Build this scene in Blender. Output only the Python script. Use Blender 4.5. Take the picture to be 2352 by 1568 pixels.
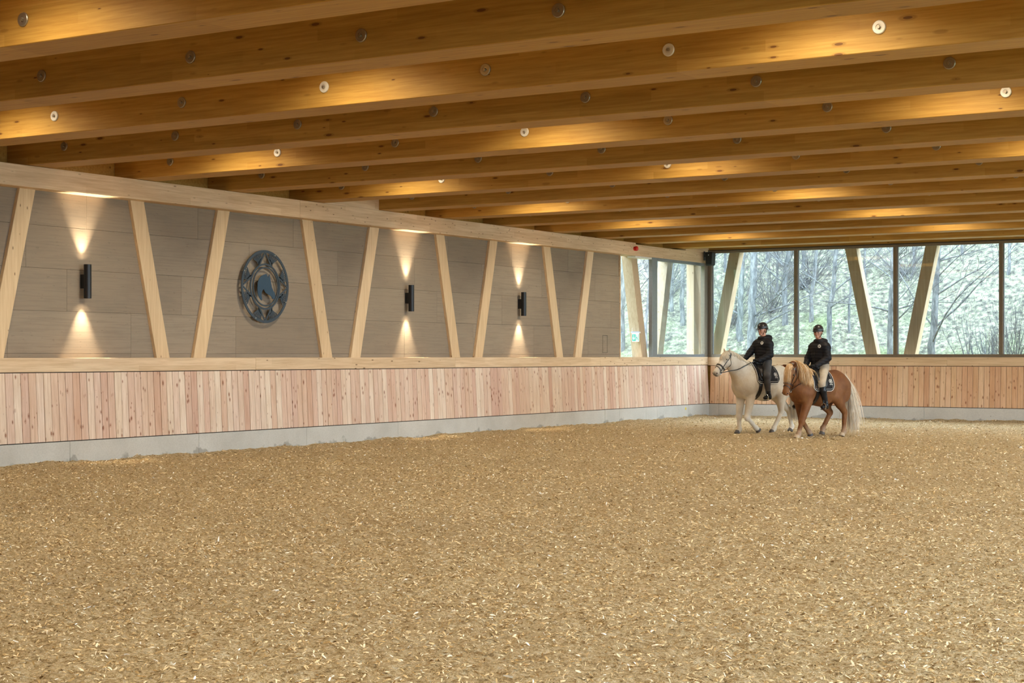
import bpy, bmesh, math, random
import numpy as np
from mathutils import Vector, Matrix
C = bpy.context.scene.collection
PI = math.pi
for _o in list(bpy.data.objects): bpy.data.objects.remove(_o)

# ------------------------------------------------------------------ camera
F, YAW, HOR, EYE, CAMX = 3779.0, 0.5507, 816.8, 1.62, 18.551      # focal length in pixels of 2352x1568
cam_data = bpy.data.cameras.new('camera')
cam_data.sensor_width = 36.0
cam_data.lens = 36.0 * F / 2352.0
cam_data.shift_y = (HOR - 784.0) / 2352.0
cam_data.clip_end = 400
cam = bpy.data.objects.new('camera', cam_data); C.objects.link(cam)
cam.location = (CAMX, 0, EYE); cam.rotation_euler = (PI / 2, 0, YAW)
bpy.context.scene.camera = cam

# ------------------------------------------------------------------ light and exposure
SKY_STRENGTH = 17.5
LAMP_W = 92.0
SCONCE_W = 240.0
sc = bpy.context.scene
sc.view_settings.view_transform = 'Standard'; sc.view_settings.look = 'None'
sc.view_settings.exposure = 0.0; sc.view_settings.gamma = 1.0; sc.view_settings.use_curve_mapping = False
world = bpy.data.worlds.new('overcast_sky'); sc.world = world; world.use_nodes = True
_nt = world.node_tree; _bg = _nt.nodes['Background']
_tc = _nt.nodes.new('ShaderNodeTexCoord'); _sp = _nt.nodes.new('ShaderNodeSeparateXYZ'); _rp = _nt.nodes.new('ShaderNodeValToRGB')
_nt.links.new(_tc.outputs['Generated'], _sp.inputs[0]); _nt.links.new(_sp.outputs['Z'], _rp.inputs[0]); _nt.links.new(_rp.outputs[0], _bg.inputs[0])
_rp.color_ramp.elements[0].position = 0.0; _rp.color_ramp.elements[0].color = (0.70, 0.80, 0.92, 1)
_rp.color_ramp.elements[1].position = 1.0; _rp.color_ramp.elements[1].color = (0.80, 0.90, 1.0, 1)
_bg.inputs[1].default_value = SKY_STRENGTH
cy = sc.cycles
cy.use_denoising = True
cy.max_bounces = 8; cy.diffuse_bounces = 5; cy.glossy_bounces = 3; cy.transmission_bounces = 4; cy.transparent_max_bounces = 12
cy.sample_clamp_indirect = 6.0
cy.caustics_reflective = False; cy.caustics_refractive = False

JY0, JSTEP, JW = 10.235, 2.1655, 0.50        # first visible joist, spacing, width
JZ = 4.398; DECK = 5.30
RWX = 21.4; BACKY = -6.0; FARY = 40.22
LIGHT_X = [2.35, 7.70, 13.05, 18.40]

# ------------------------------------------------------------------ helpers
def pix_far(px, py=None, Y=FARY):
    u = (px - 1176.0) / F; z = Y / (u * math.sin(YAW) + math.cos(YAW))
    X = CAMX + z * (u * math.cos(YAW) - math.sin(YAW))
    return X if py is None else (X, EYE + (HOR - py) * z / F)
def pix_left(px, py=None, X=0.0):
    u = (px - 1176.0) / F; z = (CAMX - X) / (math.sin(YAW) - u * math.cos(YAW))
    Y = z * (u * math.sin(YAW) + math.cos(YAW))
    return Y if py is None else (Y, EYE + (HOR - py) * z / F)

def link(o, parent=None):
    C.objects.link(o)
    if parent is not None: o.parent = parent
    return o
def mesh_obj(name, verts, faces, mat=None, parent=None, smooth=False, mats=None, midx=None):
    me = bpy.data.meshes.new(name)
    me.from_pydata([tuple(v) for v in verts], [], [tuple(f) for f in faces]); me.update()
    if smooth: me.polygons.foreach_set('use_smooth', [True] * len(me.polygons))
    for m in ([mat] if mat else (mats or [])): me.materials.append(m)
    if midx is not None: me.polygons.foreach_set('material_index', midx)
    return link(bpy.data.objects.new(name, me), parent)
def inst(src, name, loc, rot=(0, 0, 0), parent=None, scale=(1, 1, 1)):
    o = bpy.data.objects.new(name, src); link(o, parent); o.location = loc; o.rotation_euler = rot; o.scale = scale
    return o
def empty(name, loc=(0, 0, 0), rz=0.0):
    o = bpy.data.objects.new(name, None); link(o); o.location = loc; o.rotation_euler = (0, 0, rz); o.empty_display_size = .2
    return o
def tag(o, label=None, cat=None, group=None, kind=None):
    if label: o['label'] = label
    if cat: o['category'] = cat
    if group: o['group'] = group
    if kind: o['kind'] = kind
    return o
class MB:
    """collects simple solids, built as ONE mesh object"""
    def __init__(s): s.v = []; s.f = []; s.m = []
    def add(s, vs, fs, mi=0):
        k = len(s.v); s.v += [tuple(v) for v in vs]; s.f += [tuple(i + k for i in f) for f in fs]; s.m += [mi] * len(fs)
    def box(s, x0, x1, y0, y1, z0, z1, mi=0):
        v = [(x, y, z) for z in (z0, z1) for y in (y0, y1) for x in (x0, x1)]
        s.add(v, [(0, 2, 3, 1), (4, 5, 7, 6), (0, 1, 5, 4), (2, 6, 7, 3), (0, 4, 6, 2), (1, 3, 7, 5)], mi)
    def cbox(s, x0, x1, y0, y1, z0, z1, c=.004, mi=0):
        """box with chamfered edges"""
        bm = bmesh.new(); bmesh.ops.create_cube(bm, size=1)
        for v in bm.verts: v.co = ((x0 + x1) / 2 + v.co.x * (x1 - x0), (y0 + y1) / 2 + v.co.y * (y1 - y0), (z0 + z1) / 2 + v.co.z * (z1 - z0))
        bmesh.ops.bevel(bm, geom=bm.edges[:], offset=c, segments=1, affect='EDGES')
        bm.verts.index_update()
        s.add([v.co[:] for v in bm.verts], [[v.index for v in f.verts] for f in bm.faces], mi); bm.free()
    def tube(s, pts, rad, n=8, cap=True, mi=0, flat=1.0, up=None):
        pts = [Vector(p) for p in pts]; R = rad if hasattr(rad, '__len__') else [rad] * len(pts)
        rings = []; ref = Vector(up) if up is not None else None
        for i, p in enumerate(pts):
            t = (pts[min(i + 1, len(pts) - 1)] - pts[max(i - 1, 0)])
            t = t.normalized() if t.length > 1e-9 else Vector((0, 0, 1))
            if ref is None: ref = Vector((0, 0, 1)) if abs(t.z) < .9 else Vector((1, 0, 0))
            a = ref - t * ref.dot(t)
            a = a.normalized() if a.length > 1e-6 else t.orthogonal().normalized()
            b = t.cross(a); ref = a if up is None else ref
            rings.append([p + (a * math.cos(2 * PI * k / n) + b * math.sin(2 * PI * k / n) * flat) * R[i] for k in range(n)])
        vs = [q for r in rings for q in r]; fs = []
        for i in range(len(rings) - 1):
            for k in range(n): fs.append((i * n + k, i * n + (k + 1) % n, (i + 1) * n + (k + 1) % n, (i + 1) * n + k))
        if cap: fs.append(tuple(range(n - 1, -1, -1))); fs.append(tuple((len(rings) - 1) * n + k for k in range(n)))
        s.add(vs, fs, mi)
    def lathe(s, prof, n=24, axis='z', org=(0, 0, 0), mi=0):
        """prof: list of (r, h)"""
        vs = []; fs = []
        for r, hh in prof:
            for k in range(n):
                a = 2 * PI * k / n; c_, s_ = r * math.cos(a), r * math.sin(a)
                p = {'z': (c_, s_, hh), 'y': (c_, hh, s_), 'x': (hh, c_, s_)}[axis]
                vs.append((p[0] + org[0], p[1] + org[1], p[2] + org[2]))
        for i in range(len(prof) - 1):
            for k in range(n): fs.append((i * n + k, i * n + (k + 1) % n, (i + 1) * n + (k + 1) % n, (i + 1) * n + k))
        s.add(vs, fs, mi)
    def prism(s, poly, h0, h1, M, mi=0):
        """poly 2-D (a,b), extruded h0..h1; M maps (a,b,h) to 3-D"""
        n = len(poly); vs = [M(a, b, h0) for a, b in poly] + [M(a, b, h1) for a, b in poly]
        fs = [tuple(range(n - 1, -1, -1)), tuple(range(n, 2 * n))] + [(k, (k + 1) % n, n + (k + 1) % n, n + k) for k in range(n)]
        s.add(vs, fs, mi)
    def build(s, name, mat=None, parent=None, smooth=False, mats=None, auto=False):
        o = mesh_obj(name, s.v, s.f, mat, parent, smooth, mats, s.m if mats else None)
        bm = bmesh.new(); bm.from_mesh(o.data); bmesh.ops.recalc_face_normals(bm, faces=bm.faces[:]); bm.to_mesh(o.data); bm.free()
        if auto:
            o.data.polygons.foreach_set('use_smooth', [True] * len(o.data.polygons))
            o.data.set_sharp_from_angle(angle=math.radians(38))
        return o

# ------------------------------------------------------------------ materials
def lin(c):
    return tuple(((x / 255.) / 12.92 if x / 255. <= .04045 else ((x / 255. + .055) / 1.055) ** 2.4) for x in c) + (1,)
class NT:
    def __init__(s, name, rough=.6, spec=.3):
        s.mat = bpy.data.materials.new(name); s.mat.use_nodes = True; s.t = s.mat.node_tree
        s.b = s.t.nodes['Principled BSDF']; s.b.inputs['Roughness'].default_value = rough
        s.b.inputs['Specular IOR Level'].default_value = spec
    def n(s, typ, **kw):
        nd = s.t.nodes.new('ShaderNode' + typ)
        for k, v in kw.items():
            if k.startswith('_'): setattr(nd, k[1:], v)
            else: nd.inputs[k.replace('9', ' ')].default_value = v
        return nd
    def l(s, a, b): s.t.links.new(a, b)
    def ramp(s, fac, stops, interp='LINEAR'):
        r = s.n('ValToRGB'); r.color_ramp.interpolation = interp
        e = r.color_ramp.elements
        while len(e) < len(stops): e.new(.5)
        for i, (p, c) in enumerate(stops):
            e[i].position = p; e[i].color = c if hasattr(c, '__len__') else (c, c, c, 1)
        s.l(fac, r.inputs[0]); return r.outputs[0]
    def mix(s, fac, a, b, typ='MIX'):
        m = s.n('Mix', _data_type='RGBA', _blend_type=typ)
        for i, v in ((0, fac), (6, a), (7, b)):
            if hasattr(v, 'is_linked') or isinstance(v, bpy.types.NodeSocket): s.l(v, m.inputs[i])
            else: m.inputs[i].default_value = v
        return m.outputs[2]
    def math(s, op, a, b=None):
        m = s.n('Math', _operation=op)
        for i, v in ((0, a), (1, b)):
            if v is None: continue
            if isinstance(v, bpy.types.NodeSocket): s.l(v, m.inputs[i])
            else: m.inputs[i].default_value = v
        return m.outputs[0]
    def coord(s, scale=(1, 1, 1), kind='Object', rnd=True):
        tc = s.n('TexCoord'); mp = s.n('Mapping'); mp.inputs['Scale'].default_value = scale
        s.l(tc.outputs[kind], mp.inputs[0])
        if not rnd: return mp.outputs[0]
        oi = s.n('ObjectInfo'); v = s.n('VectorMath', _operation='SCALE'); v.inputs[0].default_value = (13.1, 37.7, 71.3); s.l(oi.outputs['Random'], v.inputs['Scale'])
        a = s.n('VectorMath', _operation='ADD'); s.l(mp.outputs[0], a.inputs[0]); s.l(v.outputs[0], a.inputs[1])
        return a.outputs[0]
    def noise(s, vec, scale=5, detail=3, rough=.5):
        nd = s.n('TexNoise'); nd.inputs['Scale'].default_value = scale; nd.inputs['Detail'].default_value = detail; nd.inputs['Roughness'].default_value = rough
        s.l(vec, nd.inputs['Vector']); return nd.outputs['Fac']
    def bump(s, h, strength=.3, dist=.01):
        b = s.n('Bump', Strength=strength, Distance=dist); s.l(h, b.inputs['Height']); s.l(b.outputs[0], s.b.inputs['Normal'])
    def color(s, c): s.l(c, s.b.inputs['Base Color']) if isinstance(c, bpy.types.NodeSocket) else setattr(s.b.inputs['Base Color'], 'default_value', c)

def plain(name, rgb, rough=.5, metal=0, spec=.4, emis=None, es=0, vary=0.06):
    m = NT(name, rough, spec); m.b.inputs['Metallic'].default_value = metal
    v = m.coord(rnd=False); nz = m.noise(v, 14, 3)
    c = tuple(rgb) + (1,)
    m.color(m.ramp(nz, [(.3, tuple(x * (1 - vary) for x in rgb) + (1,)), (.7, tuple(min(1, x * (1 + vary)) for x in rgb) + (1,))]))
    if emis: m.b.inputs['Emission Color'].default_value = tuple(emis) + (1,); m.b.inputs['Emission Strength'].default_value = es
    return m.mat

def wood(name, tones, axis=0, knots=.6, knot_col=(.10, .035, .012, 1), grain=.16, ks=(4.0, 7.0), rough=.55, per_obj=True, lam=0.0, pins=0.0):
    """tones: list of rgb between which each piece picks its own; grain runs along axis; lam = lamella height of glulam"""
    m = NT(name, rough, .25)
    st = [18, 18, 18]; st[axis] = .9
    v = m.coord(tuple(st)); g = m.noise(v, 1.6, 6, .62)
    st2 = [60, 60, 60]; st2[axis] = 1.5
    g2 = m.noise(m.coord(tuple(st2)), 1.2, 3, .5)
    oi = m.n('ObjectInfo')
    if lam:
        tc = m.n('TexCoord'); sx = m.n('SeparateXYZ'); m.l(tc.outputs['Object'], sx.inputs[0])
        row = m.math('FLOOR', m.math('DIVIDE', sx.outputs['Z'], lam))
        seg = m.math('FLOOR', m.math('DIVIDE', m.math('ADD', sx.outputs['XYZ'[axis]], m.math('MULTIPLY', row, 1.37)), 2.3))
        wn = m.n('TexWhiteNoise', _noise_dimensions='2D'); cb = m.n('CombineXYZ'); m.l(row, cb.inputs[0]); m.l(m.math('ADD', seg, m.math('MULTIPLY', oi.outputs['Random'], 91.0)), cb.inputs[1]); m.l(cb.outputs[0], wn.inputs['Vector'])
        pick = wn.outputs['Value']
    else: pick = oi.outputs['Random']
    n = len(tones)
    base = m.ramp(pick, [((i + .0) / max(1, n - 1), tuple(t) + (1,)) for i, t in enumerate(tones)])
    dark = m.mix(1.0, base, (1 - grain * 1.6, 1 - grain * 2.1, 1 - grain * 2.6, 1), 'MULTIPLY')
    c = m.mix(m.ramp(g, [(.35, 1.), (.62, 0.)]), base, dark)
    c = m.mix(m.ramp(g2, [(.3, .35), (.6, 0.)]), c, dark)
    if knots > 0:
        k = [ks[1]] * 3; k[axis] = ks[0]
        vo = m.n('TexVoronoi', _feature='F1'); m.l(m.coord(tuple(k)), vo.inputs['Vector']); vo.inputs['Scale'].default_value = 1.0
        sep = m.n('SeparateColor'); m.l(vo.outputs['Color'], sep.inputs[0])
        size = m.math('MULTIPLY', m.math('MAXIMUM', m.math('SUBTRACT', sep.outputs[0], 1 - knots), 0.0), .36)
        km = m.math('LESS_THAN', vo.outputs['Distance'], size)
        soft = m.math('MINIMUM', m.math('MAXIMUM', m.math('MULTIPLY', m.math('SUBTRACT', m.math('MULTIPLY', size, 1.9), vo.outputs['Distance']), 7.0), 0.0), .55)
        c = m.mix(soft, c, m.mix(.5, dark, knot_col))
        c = m.mix(m.math('MULTIPLY', km, .75), c, knot_col)
    if pins > 0:
        vo = m.n('TexVoronoi', _feature='F1'); m.l(m.coord((9, 9, 9)), vo.inputs['Vector']); vo.inputs['Scale'].default_value = 1.0
        c = m.mix(m.math('MULTIPLY', m.math('LESS_THAN', vo.outputs['Distance'], pins), .8), c, (.05, .03, .02, 1))
    m.color(c); m.bump(g2, .15, .002)
    return m.mat

M = {}
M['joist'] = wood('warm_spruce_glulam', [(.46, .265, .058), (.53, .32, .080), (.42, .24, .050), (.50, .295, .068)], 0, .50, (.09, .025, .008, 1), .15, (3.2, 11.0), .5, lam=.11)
M['beam'] = wood('pale_spruce_glulam', [(.72, .55, .36), (.78, .61, .42), (.68, .51, .33), (.76, .60, .41)], 1, .42, (.12, .055, .025, 1), .12, (5.5, 15.0), lam=.105)
M['beam_x'] = wood('pale_spruce_glulam_cross', [(.70, .52, .33), (.76, .58, .39), (.66, .49, .31), (.74, .57, .38)], 0, .42, (.12, .055, .025, 1), .12, (5.5, 15.0), lam=.105)
M['post'] = wood('pale_spruce_post', [(.74, .58, .37), (.70, .53, .33), (.78, .62, .42)], 2, .30, (.12, .055, .025, 1), .10, (5.0, 13.0))
M['post_shaded'] = wood('shaded_spruce_post', [(.53, .42, .29), (.50, .39, .27), (.56, .45, .32)], 2, .35, (.12, .055, .025, 1), .10, (5.0, 13.0))  # darker copy of the post wood, dimmer light put into its tones
M['board'] = wood('larch_board', [(.66, .45, .34), (.75, .58, .46), (.65, .45, .37), (.80, .67, .54), (.71, .51, .41), (.84, .73, .61), (.62, .41, .32), (.76, .60, .50), (.82, .70, .58)], 2, .62, (.22, .07, .03, 1), .12, (7.0, 15.0))
M['board_warm_lit'] = wood('larch_board_warm_lit', [(.66, .40, .24), (.74, .52, .33), (.70, .44, .28), (.78, .58, .40), (.62, .36, .22), (.76, .54, .37)], 2, .62, (.22, .07, .03, 1), .12, (7.0, 15.0))  # far-wall copy of the larch, warm indoor light put into its tones
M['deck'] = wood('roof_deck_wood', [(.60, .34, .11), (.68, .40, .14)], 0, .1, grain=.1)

def concrete():
    m = NT('cast_concrete', .85, .2)
    v = m.coord(kind='Object', rnd=False)
    n1 = m.noise(v, 1.2, 5, .6); n2 = m.noise(v, 40, 3, .6)
    c = m.ramp(n1, [(.3, (.47, .46, .42, 1)), (.7, (.60, .59, .55, 1))])
    c = m.mix(m.ramp(n2, [(.35, .25), (.6, 0.)]), c, (.36, .35, .32, 1))
    vo = m.n('TexVoronoi', _feature='F1'); vo.inputs['Scale'].default_value = 11; m.l(v, vo.inputs['Vector'])
    sep = m.n('SeparateColor'); m.l(vo.outputs['Color'], sep.inputs[0])
    pit = m.math('LESS_THAN', vo.outputs['Distance'], m.math('MULTIPLY', m.math('MAXIMUM', m.math('SUBTRACT', sep.outputs[0], .72), 0.0), .55))
    c = m.mix(m.math('MULTIPLY', pit, .7), c, (.17, .16, .14, 1))
    # damp stains creeping up from the footing
    tc = m.n('TexCoord'); sx = m.n('SeparateXYZ'); m.l(tc.outputs['Object'], sx.inputs[0])
    n3 = m.noise(v, 1.7, 4, .6)
    hgt = m.math('MULTIPLY', m.math('SUBTRACT', m.math('ADD', n3, m.math('MULTIPLY', m.math('SUBTRACT', m.noise(v, 9, 3, .6), .5), .12)), .50), .85)
    st = m.math('MINIMUM', m.math('MAXIMUM', m.math('MULTIPLY', m.math('SUBTRACT', hgt, m.math('SUBTRACT', sx.outputs['Z'], .03)), 14.), 0.), .55)
    c = m.mix(st, c, (.20, .19, .16, 1))
    m.color(c); m.bump(n2, .2, .003); return m.mat
M['concrete'] = concrete()

def greypanel():
    m = NT('grey_wood_panel', .8, .15)
    g = m.noise(m.coord((9, 1.1, 30)), 1.3, 5, .6); b = m.noise(m.coord((3, 1.6, 3)), 1.0, 4, .6)
    oi = m.n('ObjectInfo')
    base = m.ramp(oi.outputs['Random'], [(0, (.275, .222, .165, 1)), (1, (.315, .260, .198, 1))])
    c = m.mix(m.ramp(g, [(.38, .40), (.55, 0.)]), base, (.21, .175, .135, 1))
    c = m.mix(m.ramp(b, [(.25, .35), (.5, 0.)]), c, (.20, .17, .135, 1))
    s2 = m.noise(m.coord((5, 9, 30)), 1.0, 3, .5)
    c = m.mix(m.ramp(s2, [(.66, 0.), (.72, .45)]), c, (.18, .145, .11, 1))
    m.color(c); m.bump(g, .12, .002); return m.mat
M['panel'] = greypanel()
M['frame'] = plain('bronze_window_frame', (.21, .175, .13), .42, .35, .5)
M['frame_grey'] = plain('grey_sash_frame', (.20, .21, .22), .4, .35, .5)
M['black'] = plain('matt_black_metal', (.012, .012, .013), .42, .2, .5)
M['black_plastic'] = plain('black_plastic', (.016, .016, .017), .5)
M['gasket'] = plain('dark_joint', (.03, .025, .02), .9)
M['steel'] = plain('galvanised_steel', (.42, .39, .33), .35, .85, .5)
M['washer_lit'] = plain('lamp_glint_steel', (.78, .76, .70), .5, .35, .5)  # pale copy of the washer metal, lamp glint put into the colour
M['white'] = plain('white_plastic', (.75, .75, .74), .45)
M['red'] = plain('red_plastic', (.62, .02, .012), .35)
M['yellow'] = plain('yellow_paint', (.75, .6, .03), .5)
M['steelblue'] = plain('blue_grey_steel', (.045, .062, .085), .4, .3, .5)
M['lamp_glow'] = plain('warm_led', (.9, .8, .6), .4, emis=(1, .72, .40), es=9)
M['sign_green'] = plain('sign_green', (.02, .30, .22), .4, emis=(.02, .35, .26), es=.35, vary=.02)
M['sign_white'] = plain('sign_white', (.8, .85, .82), .4, emis=(.7, .85, .8), es=.35, vary=.02)

def glass():
    m = bpy.data.materials.new('window_glass'); m.use_nodes = True; t = m.node_tree; t.nodes.clear()
    out = t.nodes.new('ShaderNodeOutputMaterial'); mx = t.nodes.new('ShaderNodeMixShader'); tr = t.nodes.new('ShaderNodeBsdfTransparent'); gl = t.nodes.new('ShaderNodeBsdfGlossy')
    ge = t.nodes.new('ShaderNodeNewGeometry'); dp = t.nodes.new('ShaderNodeVectorMath'); dp.operation = 'DOT_PRODUCT'; t.links.new(ge.outputs['Incoming'], dp.inputs[0]); t.links.new(ge.outputs['True Normal'], dp.inputs[1])
    def mt(op, a, b=None):
        m = t.nodes.new('ShaderNodeMath'); m.operation = op
        for i, v in ((0, a), (1, b)):
            if v is None: continue
            if isinstance(v, bpy.types.NodeSocket): t.links.new(v, m.inputs[i])
            else: m.inputs[i].default_value = v
        return m.outputs[0]
    fz = mt('ADD', .05, mt('MULTIPLY', .95, mt('POWER', mt('SUBTRACT', 1.0, mt('ABSOLUTE', dp.outputs['Value'])), 5.0))); tr.inputs[0].default_value = (.925, .965, .97, 1); gl.inputs['Roughness'].default_value = .01
    t.links.new(fz, mx.inputs[0]); t.links.new(tr.outputs[0], mx.inputs[1]); t.links.new(gl.outputs[0], mx.inputs[2]); t.links.new(mx.outputs[0], out.inputs[0])
    return m
M['glass'] = glass()

def sand():
    m = NT('wood_chip_footing', .9, .1)
    v = m.coord(rnd=False)
    n1 = m.noise(v, 26, 5, .75); n2 = m.noise(v, 85, 3, .65); n3 = m.noise(v, .35, 3, .5)
    c = m.ramp(n1, [(.33, (.17, .10, .042, 1)), (.43, (.57, .405, .195, 1)), (.54, (.82, .64, .375, 1)), (.69, (.92, .81, .60, 1))])
    c = m.mix(m.ramp(n2, [(.30, .55), (.5, 0.)]), c, (.24, .14, .06, 1))
    c = m.mix(m.ramp(n2, [(.62, 0.), (.72, .6)]), c, (.85, .74, .55, 1))
    c = m.mix(m.ramp(n3, [(.4, 0.), (.7, .22)]), c, (.58, .42, .24, 1))
    m.color(c); m.bump(m.math('ADD', n1, n2), 1.0, .045); return m.mat
M['sand'] = sand()
def chip():
    m = NT('loose_wood_chip', .8, .2)
    g = m.n('NewGeometry'); 
    m.color(m.ramp(g.outputs['Random Per Island'], [(0, (.20, .115, .04, 1)), (.16, (.44, .29, .12, 1)), (.45, (.66, .49, .26, 1)), (.8, (.78, .62, .38, 1)), (.95, (.84, .73, .53, 1)), (1, (.92, .89, .82, 1))]))
    return m.mat
M['chip'] = chip()

# ------------------------------------------------------------------ numpy value noise
_rs = np.random.RandomState(7); _lat = _rs.rand(256, 256)
def vnoise(x, y, sc_=1.0, off=0):
    x = x * sc_ + off * 17.3; y = y * sc_ + off * 5.1
    xi = np.floor(x).astype(int); yi = np.floor(y).astype(int); fx = x - xi; fy = y - yi
    fx = fx * fx * (3 - 2 * fx); fy = fy * fy * (3 - 2 * fy)
    g = lambda a, b: _lat[a & 255, b & 255]
    return (g(xi, yi) * (1 - fx) + g(xi + 1, yi) * fx) * (1 - fy) + (g(xi, yi + 1) * (1 - fx) + g(xi + 1, yi + 1) * fx) * fy - .5
def np_mesh(name, V, Q, mat, parent=None, smooth=True):
    me = bpy.data.meshes.new(name); k = Q.shape[1]
    me.vertices.add(len(V)); me.vertices.foreach_set('co', V.astype(np.float32).ravel())
    me.loops.add(Q.size); me.loops.foreach_set('vertex_index', Q.astype(np.int32).ravel())
    me.polygons.add(len(Q)); me.polygons.foreach_set('loop_start', np.arange(0, Q.size, k, dtype=np.int32))
    me.update(calc_edges=True); me.polygons.foreach_set('use_smooth', np.full(len(Q), smooth))
    if mat: me.materials.append(mat)
    return link(bpy.data.objects.new(name, me), parent)

# ------------------------------------------------------------------ floor
def ground_h(x, y):
    h = .030 * vnoise(x, y, .9, 1) + .022 * vnoise(x, y, 3.1, 2) + .024 * vnoise(x, y, 9., 3) + .026 * vnoise(x, y, 19., 4) + .012 * vnoise(x, y, 31., 6)
    ed = np.minimum(np.minimum(x, FARY - y), 3.0)
    h = h + .05 * np.exp(-(ed / .35)) * (1 + 1.2 * vnoise(x, y, 2.3, 5))
    return h
def grid(xs, ys, fn):
    X, Y = np.meshgrid(xs, ys); Z = fn(X, Y)
    V = np.stack([X.ravel(), Y.ravel(), Z.ravel()], 1); nx = len(xs); ny = len(ys)
    i = (np.arange(ny - 1)[:, None] * nx + np.arange(nx - 1)[None, :]).ravel()
    return V, np.stack([i, i + 1, i + 1 + nx, i + nx], 1)
ys = [BACKY]
while ys[-1] < FARY:
    y = ys[-1]; ys.append(y + (.30 if y < 2.5 else .034 + max(0, y - 9) * .0028))
ys = np.array(ys); ys *= 1.0
ys = ys[ys < FARY]; ys = np.append(ys, FARY + .02)
xs = np.linspace(-.02, RWX, 560)
V, Q = grid(xs, ys, ground_h)
floor = np_mesh('floor', V, Q, M['sand']); tag(floor, 'pale tan wood-chip riding surface covering the whole hall floor', kind='structure')

# loose chips lying on the footing: nobody could count them
def chips():
    rs = np.random.RandomState(3); P = []
    for (y0, y1, dens, size) in ((4.5, 8, 800, .90), (8, 11, 900, .90), (11, 15, 640, .95), (15, 20, 370, 1.1), (20, 27, 180, 1.25), (27, 40.1, 85, 1.45)):
        # the chips cover the strip of floor in front of the camera and a metre to each side of it
        def xr(y): return (max(.03, CAMX - y * 1.16 - 1.2), min(RWX - .1, CAMX - y * .24 + 1.0))
        a = xr(y0); b = xr(y1); lo = min(a[0], b[0]); hi = max(a[1], b[1])
        n = int((hi - lo) * (y1 - y0) * dens); x = rs.uniform(lo, hi, n); y = rs.uniform(y0, y1, n)
        ok = (x > CAMX - y * 1.16 - 1.2) & (x < CAMX - y * .24 + 1.0); x = x[ok]; y = y[ok]
        P.append(np.stack([x, y, np.full(len(x), size)], 1))
    P = np.concatenate(P); n = len(P)
    z = ground_h(P[:, 0], P[:, 1])
    L = rs.uniform(.006, .019, n) * P[:, 2]; W = L * rs.uniform(.14, .42, n)
    big = rs.rand(n) < .03; L[big] *= 1.6
    a = rs.uniform(0, 2 * PI, n); t = rs.normal(0, .35, n); r = rs.normal(0, .6, n)
    d = np.stack([np.cos(a) * np.cos(t), np.sin(a) * np.cos(t), np.sin(t)], 1)
    s = np.stack([-np.sin(a), np.cos(a), np.zeros(n)], 1); up = np.cross(d, s)
    s = s * np.cos(r)[:, None] + up * np.sin(r)[:, None]; up = np.cross(d, s)
    c = np.stack([P[:, 0], P[:, 1], z + .004 + .45 * W * np.abs(np.sin(r)) + .4 * L * np.abs(np.sin(t))], 1)
    bend = (L * rs.uniform(.0, .35, n))[:, None] * up
    Ld = L[:, None] * d; Ws = W[:, None] * s
    V = np.stack([c - Ld - Ws * .8, c - Ld + Ws * .8, c - Ws + bend, c + Ws + bend, c + Ld - Ws * .5, c + Ld + Ws * .5], 1).reshape(-1, 3)
    b = np.arange(n)[:, None] * 6
    Q = np.concatenate([b + np.array([[0, 1, 3, 2]]), b + np.array([[2, 3, 5, 4]])])
    return V, Q
V, Q = chips()
tag(np_mesh('wood_chips', V, Q, M['chip'], smooth=False), 'loose pale wood chips scattered over the riding surface', 'wood chips', kind='stuff')
print('chips quads', len(Q), 'floor quads', len(floor.data.polygons))

# ------------------------------------------------------------------ left wall
rnd = random.Random(5)
wall_left = MB(); wall_left.box(-.62, -.34, BACKY, 35.72, 1.40, 4.20); wall_left.box(-.62, -.465, BACKY, 35.72, 4.20, 5.35); wall_left.box(-.62, -.10, BACKY, 40.8, -.3, 1.40)
wall_left.box(-.62, -.46, 35.72, 40.8, 4.40, 5.35)
wall_left = wall_left.build('wall_left', M['panel']); tag(wall_left, 'left wall of grey panels over a light timber kickboard', kind='structure')

def lbox(name, x0, x1, y0, y1, z0, z1, mat, parent, c=.004):
    b = MB(); b.cbox(x0, x1, y0, y1, z0, z1, c); return b.build(name, mat, parent)
# concrete footing blocks
js = [8.9, 11.7, 14.7, 17.5, 20.31, 23.12, 25.92, 28.73, 31.52, 34.33, 35.05, 36.47, 37.08, 38.9, FARY]
lbox('plinth_block', -.2, .055, BACKY, js[0] - .004, -.3, .340, M['concrete'], wall_left)
for a, b in zip(js[:-1], js[1:]): lbox('plinth_block', -.2, .055, a, b - (.004 if a != 31.52 else .012), -.3, .340, M['concrete'], wall_left)
m_ = MB(); m_.box(-.1, .045, BACKY, FARY, .338, .354); m_.box(-.1, -.012, BACKY, FARY, 1.366, 1.378); m_.build('dark_joint', M['gasket'], wall_left)

# kickboards, one by one
def board_mesh(name, w, h, th=.024, tilt=.055, g=.0035):
    """stands in the local y-z plane facing +x; top leans back"""
    hw = w / 2; vs = []
    for z, x in ((0, tilt), (h, 0)):
        vs += [(x - th, -hw + g, z), (x - .004, -hw + g, z), (x, -hw + g + .005, z), (x, hw - g - .005, z), (x - .004, hw - g, z), (x - th, hw - g, z)]
    fs = [(k, (k + 1) % 6, 6 + (k + 1) % 6, 6 + k) for k in range(6)] + [(5, 4, 3, 2, 1, 0), (6, 7, 8, 9, 10, 11)]
    me = bpy.data.meshes.new(name); me.from_pydata(vs, [], [f[::-1] for f in fs]); me.update(); me.materials.append(M['board'])
    bm = bmesh.new(); bm.from_mesh(me); bmesh.ops.recalc_face_normals(bm, faces=bm.faces[:]); bm.to_mesh(me); bm.free()
    return me
bw = .143; bmsh = [board_mesh('kickboard', bw, 1.012), board_mesh('kickboard', bw, 1.012, .026), board_mesh('kickboard', bw, 1.012, .022, g=.0045)]
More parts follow.
